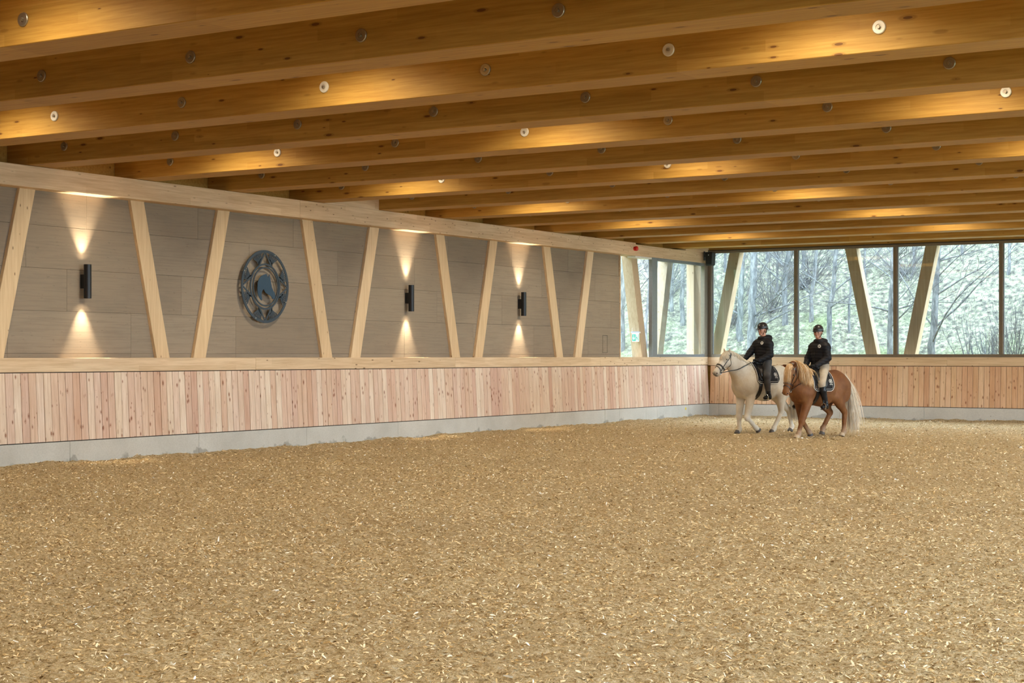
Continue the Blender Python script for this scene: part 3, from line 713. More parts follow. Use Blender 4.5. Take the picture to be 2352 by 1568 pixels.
def barkmat():
    m = NT('grey_bark', .9, .1); v = m.coord((4, 4, 1.2)); a = m.noise(v, 3, 5, .65); b_ = m.noise(m.coord((1, 1, 7)), 2.5, 3, .6)
    c = m.ramp(a, [(.32, (.05, .055, .058, 1)), (.5, (.105, .115, .12, 1)), (.66, (.19, .205, .21, 1))])
    c = m.mix(m.ramp(b_, [(.62, 0.), (.72, .7)]), c, (.10, .09, .08, 1)); m.color(c); m.bump(a, .4, .02); return m.mat
M['bark'] = barkmat()
M['twig'] = plain('grey_twig', (.075, .078, .082), .85, vary=.3)
def grow(rr, p, d, L, n, droop=.0, wob=.18):
    pts = [p.copy()]; d = d.normalized()
    for i in range(n):
        d = (d + Vector((rr.uniform(-wob, wob), rr.uniform(-wob, wob), rr.uniform(-wob, wob) - droop))).normalized(); p = p + d * (L / n); pts.append(p.copy())
    return pts
def bare_tree(lab, px0, px1, Y, wpx, seed, nb=12, side=0, hgt=6.5, blen=2.6, tw=6):
    rr = random.Random(seed)
    x0, _ = pix_far(px0, 815, Y=Y); x1, _ = pix_far(px1, 600, Y=Y); r0 = wpx / 2 / (F / (Y * 1.08)); z0 = float(hill_h(x0, Y)) - .15
    slope = (x1 - x0) / 3.9
    e = empty('bare_tree', (x0, Y, z0)); tag(e, lab, 'tree', 'bare trees outside the windows')
    pts = []; x = 0; yy = 0
    for i in range(15):
        t = i / 14.0; z = t * hgt; pts.append(Vector((slope * (z - 1.0 if z > 1 else 0) + .05 * math.sin(seed + 5 * t) + rr.uniform(-.03, .03), rr.uniform(-.03, .03) + .1 * t, z)))
    rad = [r0 * (1.25 if i == 0 else 1) * (1 - .62 * i / 14.0) for i in range(15)]
    b = MB(); b.tube(pts, rad, 10); b.build('trunk', M['bark'], e, auto=True)
    tg = MB()
    for q in range(int(nb * 1.35)):
        t = rr.uniform(.14, .97); i = int(t * 14); p = pts[i].copy(); s_ = side if side and rr.random() < .75 else rr.choice((-1, 1))
        d = Vector((s_ * rr.uniform(.5, 1.1), rr.uniform(-.5, .5), rr.uniform(.25, 1.1))); L = blen * rr.uniform(.55, 1.15) * (1.15 - .4 * t)
        bp = grow(rr, p, d, L, 7, .01, .13); br = rad[i] * rr.uniform(.16, .34); b = MB(); b.tube(bp, [br * (1 - .85 * k / 7) + .003 for k in range(8)], 6)
        b.build('branch', M['bark'], e, auto=True)
        for w in range(int(tw * 1.6)):
            k = rr.randint(1, 7); tl = L * rr.uniform(.2, .5); dd = (bp[k] - bp[k - 1]).normalized() + Vector((rr.uniform(-.9, .9), rr.uniform(-.5, .5), rr.uniform(-.5, .9)))
            tp = grow(rr, bp[k], dd, tl, 4, .0, .2); tg.tube(tp, [.007, .006, .005, .004, .002], 3, cap=False)
            for v in range(3):
                kk = rr.randint(1, 4); d2 = (tp[kk] - tp[kk - 1]).normalized() + Vector((rr.uniform(-.9, .9), rr.uniform(-.5, .5), rr.uniform(-.7, .7)))
                tg.tube(grow(rr, tp[kk], d2, tl * rr.uniform(.3, .6), 3, .0, .2), [.004, .0035, .003, .0015], 3, cap=False)
    o = tg.build('twigs', M['twig'], e); o['kind'] = 'stuff'
    return e
bare_tree('thick grey bare tree behind the rider of the white horse', 1722, 1738, 45.5, 22, 1, 16, 1, tw=6)
bare_tree('leaning grey bare tree left of the thick trunk, behind the white horse', 1697, 1722, 46.5, 15, 2, 11, -1)
bare_tree('slim bare tree close left of the first far window mullion', 1804, 1826, 47.0, 13, 3, 10, -1)
bare_tree('slim bare tree directly behind the helmet of the brown horse rider', 1868, 1893, 47.5, 10, 4, 9, 0)
bare_tree('straight pale bare tree right of the brown horse rider', 1905, 1926, 46.0, 13, 5, 13, 1, tw=6)
bare_tree('very thin straight bare tree between the brown horse rider and the leaning post', 1950, 1953, 47.0, 6, 6, 6, 0, blen=1.4)
bare_tree('bare tree just left of the second far window mullion', 2040, 2058, 45.0, 14, 7, 13, 1, tw=6)
bare_tree('curved bare tree right of the rightmost diagonal post, with long right branches', 2138, 2172, 44.8, 18, 8, 14, 1, blen=3.2, tw=6)
bare_tree('bare tree seen in the middle of the left corner window', 1568, 1574, 47.5, 12, 9, 11, 0)
bare_tree('crooked bare tree left in the left corner window', 1545, 1553, 48.0, 9, 10, 10, -1)
bare_tree('pale bare tree in the narrow gap left of the exit sign post', 1431, 1428, 46.0, 14, 11, 9, 1)
bare_tree('bare tree outside the gap right of the exit sign post', 1484, 1492, 46.0, 8, 12, 9, 0)
def shrub(lab, px, Y, n, hgt, seed, spread=.35):
    rr = random.Random(seed); x0 = pix_far(px, Y=Y); z0 = float(hill_h(x0, Y)) - .1
    e = empty('leafless_shrub', (x0, Y, z0)); tag(e, lab, 'shrub', 'leafless shrubs on the slope'); tg = MB()
    for i in range(n):
        L = hgt * rr.uniform(.6, 1.1); bp = grow(rr, Vector((rr.uniform(-.25, .25), rr.uniform(-.2, .2), 0)), Vector((rr.uniform(-spread, spread), rr.uniform(-.2, .2), 1)), L, 6, .0, .07)
        if i < 7: b = MB(); b.tube(bp, [.016 * (1 - .8 * k / 6) + .002 for k in range(7)], 5); b.build('stem', M['bark'], e)
        else: tg.tube(bp, [.008 * (1 - .8 * k / 6) + .002 for k in range(7)], 3, cap=False)
        for w in range(5):
            k = rr.randint(2, 6); tg.tube(grow(rr, bp[k], (bp[k] - bp[k - 1]).normalized() + Vector((rr.uniform(-.6, .6), rr.uniform(-.3, .3), rr.uniform(-.1, .4))), L * rr.uniform(.12, .35), 3, 0, .12), [.004, .0035, .003, .002], 3, cap=False)
    o = tg.build('twigs', M['twig'], e); o['kind'] = 'stuff'
shrub('leafless multi-stemmed shrub left of the third far window mullion', 2242, 44.3, 14, 1.9, 31)
shrub('dense brush of thin stems at the right edge of the far window', 2332, 44.0, 60, 1.9, 32, .6)
shrub('thin brush of stems low between the curved tree and the multi-stemmed shrub', 2275, 45.0, 26, 1.3, 33, .5)
shrub('low tangle of twigs on the slope behind the leftmost diagonal post', 1668, 47.2, 50, 2.1, 34, 1.0)
shrub('tangle of twigs behind the white horse rider', 1775, 47.8, 50, 2.3, 35, 1.0)
shrub('tangle of twigs behind the rider of the brown horse', 1850, 49.2, 60, 2.2, 36, 1.1)
shrub('tangle of twigs high in the left corner window', 1530, 49.0, 50, 2.2, 37, 1.0)
shrub('tangle of twigs on the slope between the two right diagonal posts', 2080, 49.6, 40, 1.8, 38, 1.1)

for i_, (px_, Y_, w_) in enumerate(((1668, 50.0, 7), (1765, 50.5, 8), (1785, 49.0, 6), (1842, 50.0, 7), (1983, 49.5, 6), (2096, 50.0, 7), (2212, 50.5, 6), (2320, 49.5, 7), (1590, 50.0, 6), (1448, 50.0, 6))):
    lab_ = ['thin sapling far up the slope behind the leftmost diagonal post', 'thin sapling far up the slope right of the white horse rider helmet', 'thin sapling left of the first mullion, far up the slope', 'thin sapling just right of the first mullion',
            'thin sapling right of the leaning post, far up the slope', 'thin sapling between the second mullion and the rightmost post', 'thin sapling upslope between the curved tree and the third mullion', 'thin sapling upslope at the right picture edge',
            'thin sapling at the right side of the left corner window', 'thin sapling behind the exit sign post'][i_]
    bare_tree(lab_, px_, px_ + (7 if i_ % 2 else -5), Y_, w_, 60 + i_, 9, 0, 6.0, 2.2, 5)

# ------------------------------------------------------------------ organic surfaces: blended tapered limbs turned into one skin
class SDF:
    def __init__(s, lo, hi, h):
        s.lo = np.array(lo, float); s.h = h; s.n = np.ceil((np.array(hi) - s.lo) / h).astype(int) + 1
        s.ax = [s.lo[i] + h * np.arange(s.n[i]) for i in range(3)]; s.f = np.full(s.n, .5, np.float32)
    def _dist(s, a, b, ra, rb, sy, sl):
        x = s.ax[0][sl[0], None, None]; y = s.ax[1][None, sl[1], None]; z = s.ax[2][None, None, sl[2]]
        d = b - a; L = np.array([d[0], d[1] / sy, d[2]]); LL = max(1e-9, L @ L)
        px, py, pz = x - a[0], (y - a[1]) / sy, z - a[2]
        t = np.clip((px * L[0] + py * L[1] + pz * L[2]) / LL, 0, 1)
        q = np.sqrt((px - t * L[0]) ** 2 + (py - t * L[1]) ** 2 + (pz - t * L[2]) ** 2) - (ra + t * (rb - ra))
        return q * (sy if sy < 1 else 1) ** .5
    def add(s, a, b, ra, rb=None, sy=1.0, k=.04, sub=False):
        a = np.array(a, float); b = np.array(b, float); rb = ra if rb is None else rb
        m = max(ra, rb) * max(1, sy) + k + .05; lo = np.minimum(a, b) - m; hi = np.maximum(a, b) + m
        i0 = np.clip(((lo - s.lo) / s.h).astype(int), 0, s.n - 1); i1 = np.clip(((hi - s.lo) / s.h).astype(int) + 2, 1, s.n)
        sl = tuple(slice(i0[i], i1[i]) for i in range(3))
        if min(i1 - i0) <= 0: return
        d = s._dist(a, b, ra, rb, sy, sl).astype(np.float32); f = s.f[sl]
        if sub: g = -d; hh = np.clip(.5 - .5 * (g - f) / k, 0, 1) if False else np.clip(.5 + .5 * (g - f) / k, 0, 1); s.f[sl] = f * (1 - hh) + g * hh + k * hh * (1 - hh)
        else: hh = np.clip(.5 + .5 * (f - d) / k, 0, 1); s.f[sl] = f * (1 - hh) + d * hh - k * hh * (1 - hh)
    def chain(s, pts, rad, sy=1.0, k=.04):
        for i in range(len(pts) - 1): s.add(pts[i], pts[i + 1], rad[i], rad[i + 1], sy, k)
    def val(s, P):
        P = np.atleast_2d(P); q = np.clip((P - s.lo) / s.h, 0, s.n - 1.001); i = q.astype(int); t = q - i; r = 0
        for dx in (0, 1):
            for dy in (0, 1):
                for dz in (0, 1):
                    w = (t[:, 0] if dx else 1 - t[:, 0]) * (t[:, 1] if dy else 1 - t[:, 1]) * (t[:, 2] if dz else 1 - t[:, 2])
                    r = r + w * s.f[i[:, 0] + dx, i[:, 1] + dy, i[:, 2] + dz]
        return r
    def grad(s, P):
        e = s.h; P = np.atleast_2d(P); g = np.stack([s.val(P + e * np.eye(3)[i]) - s.val(P - e * np.eye(3)[i]) for i in range(3)], 1)
        return g / (np.linalg.norm(g, axis=1, keepdims=True) + 1e-9)
    def snap(s, P, off=0.0, it=8):
        P = np.atleast_2d(np.array(P, float)).copy()
        for _ in range(it): P = P - s.grad(P) * (s.val(P) - off)[:, None] * .9
        return P
    def cast(s, c, dirs, off=0.0, rmax=.8):
        """from inside point c outwards along each direction to the skin"""
        out = []
        for d in dirs:
            d = np.array(d, float); d /= np.linalg.norm(d); ts = np.arange(0.0, rmax, .004); v = s.val(np.array(c) + ts[:, None] * d)
            w = np.where(v > off)[0]; out.append(np.array(c) + d * ts[w[0] if len(w) else -1])
        return np.array(out)
    def mesh(s, smooth=1):
        f = s.f; ins = f < 0; n = s.n
        c = [ins[a:n[0] - 1 + a, b:n[1] - 1 + b, g:n[2] - 1 + g] for a in (0, 1) for b in (0, 1) for g in (0, 1)]
        tot = sum(x.astype(np.int8) for x in c); act = (tot > 0) & (tot < 8); I = np.argwhere(act); idm = np.full(act.shape, -1, np.int64); idm[act] = np.arange(len(I))
        acc = np.zeros((len(I), 3)); cnt = np.zeros(len(I)); cor = [(a, b, g) for a in (0, 1) for b in (0, 1) for g in (0, 1)]
        for A in cor:
            for ax_ in range(3):
                if A[ax_]: continue
                B = list(A); B[ax_] = 1; fa = f[I[:, 0] + A[0], I[:, 1] + A[1], I[:, 2] + A[2]]; fb = f[I[:, 0] + B[0], I[:, 1] + B[1], I[:, 2] + B[2]]
                m = (fa < 0) != (fb < 0); t = np.where(m, fa / np.where(m, fa - fb, 1), 0); P = np.array(A, float)[None] + 0 * acc; P[:, ax_] = t; acc += P * m[:, None]; cnt += m
        V = s.lo + s.h * (I + acc / cnt[:, None]); Q = []
        for ax_ in range(3):
            sl0 = [slice(1, -1)] * 3; sl1 = [slice(1, -1)] * 3; sl0[ax_] = slice(0, -1); sl1[ax_] = slice(1, None)
            a = ins[tuple(sl0)]; b = ins[tuple(sl1)]; ch = np.argwhere(a != b); off_ = np.array([1, 1, 1]); off_[ax_] = 0; g = ch + off_
            u, v = (ax_ + 1) % 3, (ax_ + 2) % 3; du = np.eye(3, dtype=int)[u]; dv = np.eye(3, dtype=int)[v]
            q = np.stack([idm[tuple((g - du - dv).T)], idm[tuple((g - dv).T)], idm[tuple(g.T)], idm[tuple((g - du).T)]], 1)
            fl = ~a[tuple(ch.T)]; q[fl] = q[fl][:, ::-1]; Q.append(q)
        Q = np.concatenate(Q)
        for _ in range(smooth):
            W = np.zeros_like(V); k = np.zeros(len(V))
            for i in range(4):
                for j in (1, 3):
                    for d in range(3): W[:, d] += np.bincount(Q[:, i], V[Q[:, (i + j) % 4], d], len(V))
                    k += np.bincount(Q[:, i], minlength=len(V))
            V = V * .45 + .55 * W / k[:, None]
        return V, Q
    def obj(s, name, mat, parent, smooth=1):
        V, Q = s.mesh(smooth); return np_mesh(name, V, Q, mat, parent)

def ribbon(mb, P, N, w, th=.004, mi=0):
    """flat strap through points P with surface normals N"""
    P = [Vector(p) for p in P]; N = [Vector(n) for n in N]; vs = []
    for i, p in enumerate(P):
        t = (P[min(i + 1, len(P) - 1)] - P[max(i - 1, 0)]).normalized(); s_ = t.cross(N[i]).normalized() * (w / 2)
        vs += [p - s_, p + s_, p + s_ + N[i] * th, p - s_ + N[i] * th]
    fs = [(0, 1, 2, 3), tuple(len(vs) - 4 + k for k in (3, 2, 1, 0))]
    for i in range(len(P) - 1):
        for k in range(4): fs.append((i * 4 + k, i * 4 + (k + 1) % 4, i * 4 + 4 + (k + 1) % 4, i * 4 + 4 + k))
    mb.add(vs, fs, mi)
def strap_on(S, mb, pts, w, off=.003, th=.005, n=6):
    D = []
    for i in range(len(pts) - 1):
        for t in np.arange(0, 1, 1 / n): D.append(np.array(pts[i]) * (1 - t) + np.array(pts[i + 1]) * t)
    D.append(np.array(pts[-1])); P = S.snap(np.array(D), off); ribbon(mb, P, S.grad(P), w, th)
def ring_on(S, mb, c, a, b, w, off=.003, th=.005, n=28):
    dirs = [np.array(a) * math.cos(2 * PI * k / n) + np.array(b) * math.sin(2 * PI * k / n) for k in range(n + 1)]
    P = S.cast(c, dirs, off); ribbon(mb, P, S.grad(P), w, th)
def strands(S, roots, dirs, L, w, seed, mat, name, parent, n=9, grav=1.0, jit=.25, off=.012, gain=.35, lv=.3):
    """hair drawn as many thin tapering locks that lie on the body and fall"""
    rs = np.random.RandomState(seed); P = np.array(roots, float); D = np.array(dirs, float); m = len(P); D = D + rs.normal(0, jit, D.shape) * .4
    D /= np.linalg.norm(D, axis=1, keepdims=True); LL = np.array(L) * rs.uniform(1 - lv, 1 + lv * .3, m); pts = [P.copy()]
    for i in range(n):
        D = D + np.array([0, 0, -gain * grav]) + rs.normal(0, jit * .25, D.shape); D /= np.linalg.norm(D, axis=1, keepdims=True)
        P = P + D * (LL / n)[:, None]; v = S.val(P); inn = v < off
        if inn.any(): P[inn] += S.grad(P[inn]) * (off - v[inn])[:, None]
        pts.append(P.copy())
    pts = np.stack(pts, 1); T = np.gradient(pts, axis=1); T /= np.linalg.norm(T, axis=2, keepdims=True) + 1e-9
    r = rs.normal(0, 1, (m, 1, 3)); A = np.cross(T, r); A /= np.linalg.norm(A, axis=2, keepdims=True) + 1e-9; B = np.cross(T, A)
    ww = (np.array(w) * rs.uniform(.6, 1.3, m))[:, None] * np.array([.8] + [1.] * (n - 3) + [.85, .6, .12])[None, :n + 1]
    V = np.stack([pts + (A * math.cos(q) + B * math.sin(q)) * ww[:, :, None] for q in (0, 2 * PI / 3, 4 * PI / 3)], 2).reshape(-1, 3)
    base = (np.arange(m) * (n + 1) * 3)[:, None, None, None] + (np.arange(n) * 3)[None, :, None, None]
    q = np.array([[0, 1, 4, 3], [1, 2, 5, 4], [2, 0, 3, 5]])[None, None]; Q = (base + q).reshape(-1, 4)
    return np_mesh(name, V, Q, mat, parent)

def coat(name, tones, leg=None, leg_z=(.2, .42), muzzle=None, mr=.12, mcol=(.1, .09, .09, 1), dark=None, patch=None):
    m = NT(name, .62, .25); v = m.coord(rnd=False); a = m.noise(v, 3.2, 4, .6); b_ = m.noise(m.coord((18, 18, 6), rnd=False), 3, 3, .6)
    c = m.ramp(a, [(.28, tones[0] + (1,)), (.5, tones[1] + (1,)), (.72, tones[2] + (1,))]); c = m.mix(m.ramp(b_, [(.3, .25), (.6, 0.)]), c, tones[0] + (1,))
    tc = m.n('TexCoord'); sx = m.n('SeparateXYZ'); m.l(tc.outputs['Object'], sx.inputs[0])
    if dark:
        c = m.mix(m.ramp(m.noise(v, 1.7, 3, .5), [(.50, 0.), (.66, .75)]), c, dark + (1,))
    if patch:
        c = m.mix(m.ramp(m.noise(v, 2.3, 4, .6), [(.52, 0.), (.68, .6)]), c, patch + (1,))
    if leg:
        t = m.math('DIVIDE', m.math('SUBTRACT', leg_z[1], m.math('ADD', sx.outputs['Z'], m.math('MULTIPLY', m.math('SUBTRACT', a, .5), .25))), leg_z[1] - leg_z[0]); t = m.math('MINIMUM', m.math('MAXIMUM', t, 0.), .85)
        c = m.mix(t, c, leg + (1,))
    if muzzle:
        d = m.n('VectorMath', _operation='DISTANCE'); m.l(tc.outputs['Object'], d.inputs[0]); d.inputs[1].default_value = muzzle
        c = m.mix(m.math('MINIMUM', m.math('MAXIMUM', m.math('MULTIPLY', m.math('SUBTRACT', mr, d.outputs['Value']), 14.), 0.), .85), c, mcol)
    m.color(c); m.bump(b_, .35, .006); return m.mat
def hairmat(name, tones):
    m = NT(name, .5, .35); g = m.n('NewGeometry'); n_ = len(tones) - 1
    m.color(m.ramp(g.outputs['Random Per Island'], [(i / n_, t + (1,)) for i, t in enumerate(tones)])); return m.mat

M['tack'] = plain('black_tack_leather', (.014, .012, .011), .38, 0, .5)
M['brown_tack'] = plain('dark_brown_leather', (.035, .016, .010), .4, 0, .5)
M['white_trim'] = plain('white_piping', (.62, .60, .56), .6)
M['saddle_seat'] = plain('worn_black_leather', (.022, .019, .017), .33, 0, .5)
M['metal'] = plain('polished_steel', (.62, .62, .60), .22, .95, .5)
M['eye'] = plain('dark_eye', (.012, .009, .007), .12, 0, .6)
M['nostril'] = plain('nostril_dark', (.03, .02, .018), .7)
M['cloth'] = None
def quilted():
    m = NT('black_quilted_cloth', .8, .2); v = m.coord(rnd=False)
    w = m.n('TexVoronoi', _feature='F1'); w.inputs['Scale'].default_value = 26; w.inputs['Randomness'].default_value = .1; m.l(v, w.inputs['Vector'])
    m.color((.016, .015, .017, 1)); m.bump(w.outputs['Distance'], .8, .01); return m.mat
M['quilt'] = quilted()

def horse(label, loc, rz, P):
    root = empty('horse', (loc[0], loc[1], 0), rz); tag(root, label, 'horse')
    zc = P['wz'] / 1.40; S = SDF((-1.15, -.42, -.02), (1.62, .48, 1.92), .0125)
    W = P['w']; bz = P['bz']                                      # body width factor, height of the barrel axis
    S.chain([(.46, 0, bz + .01), (.02, 0, bz - .015), (-.40, 0, bz + .05)], [P['gr'], P['gr'] + .005, P['gr'] - .055], .72 * W, .08)
    S.add((-.40, 0, bz + .08), (-.52, 0, bz + .06), .265, .235, .86 * W, .08)
    S.add((.44, 0, bz + .26), (.12, 0, bz + .17), .10, .13, .8, .12)                       # withers
    S.add((.60, 0, bz - .06), (.66, 0, bz - .02), .245, .22, .80 * W, .08)                  # chest
    for s_ in (-1, 1):
        S.add((.70, s_ * .075, bz - .08), (.66, s_ * .10, bz - .20), .115, .085, 1, .06)      # breast muscles
        S.add((.40, s_ * .11, bz + .16), (.64, s_ * .135, bz - .08), .13, .125, .8, .07)     # shoulder blade
        S.add((-.62, s_ * .10, bz + .02), (-.58, s_ * .11, bz - .18), .135, .12, .85, .07)     # buttock
        S.add((-.42, s_ * .135, bz + .14), (-.40, s_ * .135, bz + .08), .14, .14, .8, .07)
    # neck and head
    N = P['neck']; S.chain(N, P['nr'], .62, .09)
    hp = np.array(P['poll'], float); hf = np.array(P['muz'], float) - hp; HL = np.linalg.norm(hf); hf /= HL
    hl = np.array(P['left'], float); hl -= hf * (hl @ hf); hl /= np.linalg.norm(hl); hu = np.cross(hl, -hf); hu = hu if hu @ np.array([1, 0, .4]) > 0 else -hu
    def H(a, u, l): return tuple(hp + hf * a * HL + hu * u + hl * l)
    hs_ = P.get('hs', 1.12)
    def hadd(p, q, ra, rb, k=.03): S.add(p, q, ra * hs_, rb * hs_, 1.0, k)
    hadd(H(.04, .005, 0), H(.20, .015, 0), .082, .078)
    for s_ in (-1, 1):
        hadd(H(.30, -.055, s_ * .030), H(.38, -.06, s_ * .028), .075, .062)               # round cheek
        hadd(H(.26, .030, s_ * .060), H(.32, .028, s_ * .058), .032, .028, .025)            # brow over the eye
        hadd(H(.88, .0, s_ * .026), H(.93, -.005, s_ * .026), .036, .034, .02)                # nostril wing
    hadd(H(.18, .018, 0), H(.55, .018, 0), .074, .050); hadd(H(.55, .016, 0), H(.88, .006, 0), .056, .052)
    hadd(H(.40, -.06, 0), H(.86, -.050, 0), .054, .040); hadd(H(.88, -.048, 0), H(.93, -.046, 0), .038, .032, .02)
    # legs: each limb tapers, joints stand out
    for leg in P['legs']:
        f = leg['f']; pts = leg['p']; s_ = 1 if pts[-1][1] > 0 else -1
        if f:
            el, kn, fe, to = [np.array(q, float) for q in pts]
            S.add((.58, s_ * .13, bz - .13), el, .125, .088, 1, .06); S.chain([el, kn], [.098, .062], 1, .04); S.add(kn, kn + (0, 0, -.03), .064, .057, 1, .02)
            S.chain([kn, fe], [.050, .044], .9, .02); S.add(fe, fe, .054, .054, 1, .02)
        else:
            st_, hk, fe, to = [np.array(q, float) for q in pts]
            S.add((-.46, s_ * .13, bz + .03), st_, .185, .115, .75, .07); S.add((-.57, s_ * .12, bz - .10), hk * .45 + st_ * .55, .13, .085, .9, .07)
            S.chain([st_, hk], [.118, .060], .85, .05); pt = hk + (-.03, 0, .035); S.add(hk + (0, 0, .02), pt, .048, .036, 1, .02); S.add(pt, st_ * .35 + hk * .65 + np.array((-.05, 0, .05)), .026, .03, 1, .03)
            S.chain([hk, fe], [.053, .045], .9, .02); S.add(fe, fe, .055, .055, 1, .02)
        hd = leg.get('h', (1, 0, -.9)); hd = np.array(hd, float) / np.linalg.norm(hd); co = to - hd * .03
        S.chain([fe, co], [.046, .052], 1, .015); leg['co'] = co; leg['hd'] = hd; leg['to'] = to
        S.add(fe + np.array((-.025, 0, .01)), fe + np.array((-.045, 0, -.035)), .034, .024, 1, .02)     # feathering
    for b_ in P.get('extra', []): S.add(*b_[:4], sy=b_[4], k=b_[5])
    mat = P['mat']; S.obj('body', mat, root, 1)
    for leg in P['legs']:
        up = -leg['hd'] if 'h' in leg else np.array((-.35, 0, .94)); up /= np.linalg.norm(up); c = leg['to']; b = MB()
        b.tube([c + up * .052, c + up * .03, c - up * .012], [.050, .057, .066], 14, flat=.92); b.build('hoof', leg.get('hm', P['hoof']), root, auto=True)
    # ears, eyes, nostrils
    for s_ in (-1, 1):
        b = MB(); e0 = np.array(H(.02, .02, s_ * .055)); tip = e0 + (np.array(P['ear'][0 if s_ < 0 else 1]))
        ax_ = (tip - e0); al = np.linalg.norm(ax_)
        b.tube([e0 - ax_ * .15, e0 + ax_ * .2, e0 + ax_ * .5, e0 + ax_ * .8, tip], [.022, .034, .033, .020, .003], 10, flat=.5, up=tuple(hl))
        b.build('ear', mat if not P.get('earm') else P['earm'], root, auto=True)
        q = S.snap([H(.275, .032, s_ * .088)], -.004)[0]; b = MB(); r = .019
        b.lathe([(0.0001, -r), (r * .7, -r * .7), (r, 0), (r * .7, r * .7), (.0001, r)], 12, 'y', tuple(q)); b.build('eye', M['eye'], root, smooth=True)
        q = S.snap([H(.93, .012, s_ * .042)], -.003)[0]; b = MB(); b.lathe([(0.0001, -.016), (.010, -.011), (.014, 0), (.010, .011), (.0001, .016)], 10, 'y', tuple(q)); b.build('nostril', M['nostril'], root, smooth=True)
    b = MB(); a_ = S.snap([H(.95, -.026, .03), H(.955, -.028, 0), H(.95, -.026, -.03)], .0); strap_on(S, b, [H(.86, -.028, .05), H(.95, -.028, .03), H(.965, -.026, 0), H(.95, -.028, -.03), H(.86, -.028, -.05)], .005, -.002, .003, 3); b.build('mouth', M['nostril'], root)
    return root, S, H, hl, hf, hu

def bridle(label, root_loc, rz, S, H, hl, hf, hu, mat, bit_l, bit_r, hands):
    e = empty('bridle', (root_loc[0], root_loc[1], 0), rz); tag(e, label, 'bridle')
    b = MB(); ring_on(S, b, H(.60, -.02, 0), hu, hl, .024, .004, .007); b.build('noseband', mat, e)
    b = MB(); ring_on(S, b, H(.76, -.02, 0), hu * .9 - hf * .35, hl, .014, .003, .005); b.build('flash_strap', mat, e)
    b = MB(); strap_on(S, b, [H(.07, .0, -.085), H(.10, .07, -.05), H(.10, .09, 0), H(.10, .07, .05), H(.07, .0, .085)], .018); b.build('browband', mat, e)
    b = MB(); strap_on(S, b, [H(.07, .0, -.085), H(-.02, .02, -.03), H(-.03, .03, 0), H(-.02, .02, .03), H(.07, .0, .085)], .024); b.build('headpiece', mat, e)
    for s_ in (-1, 1):
        b = MB(); strap_on(S, b, [H(.07, .0, s_ * .085), H(.33, .0, s_ * .09), H(.60, -.02, s_ * .07), H(.80, -.035, s_ * .055)], .015); b.build('cheek_strap', mat, e)
        b = MB(); strap_on(S, b, [H(.07, -.01, s_ * .085), H(.22, -.08, s_ * .085), H(.36, -.14, s_ * .04), H(.38, -.15, 0)], .012); b.build('throat_lash', mat, e)
        p = S.snap([H(.83, -.035, s_ * .055)], .012)[0]; b = MB()
        b.tube([p + hf * .028 * math.cos(t) + hu * .028 * math.sin(t) for t in np.linspace(0, 2 * PI, 17)], .004, 6, cap=False); b.build('bit_ring', M['metal'], e)
        hnd = np.array(hands[0 if s_ < 0 else 1]); mids = [p * (1 - t) + hnd * t + np.array((0, 0, -.035 * math.sin(PI * t))) for t in np.linspace(0, 1, 14)]
        mids = np.array(mids); v = S.val(mids); inn = (v < .012) & (np.arange(14) > 0); 
        for _ in range(3):
            v = S.val(mids); inn = (v < .014); inn[0] = False
            if inn.any(): mids[inn] += S.grad(mids[inn]) * (.014 - v[inn])[:, None]
        b = MB(); N_ = [tuple(hl * s_)] * 14; ribbon(b, mids, N_, .016, .005); b.build('rein', mat, e)
    return e

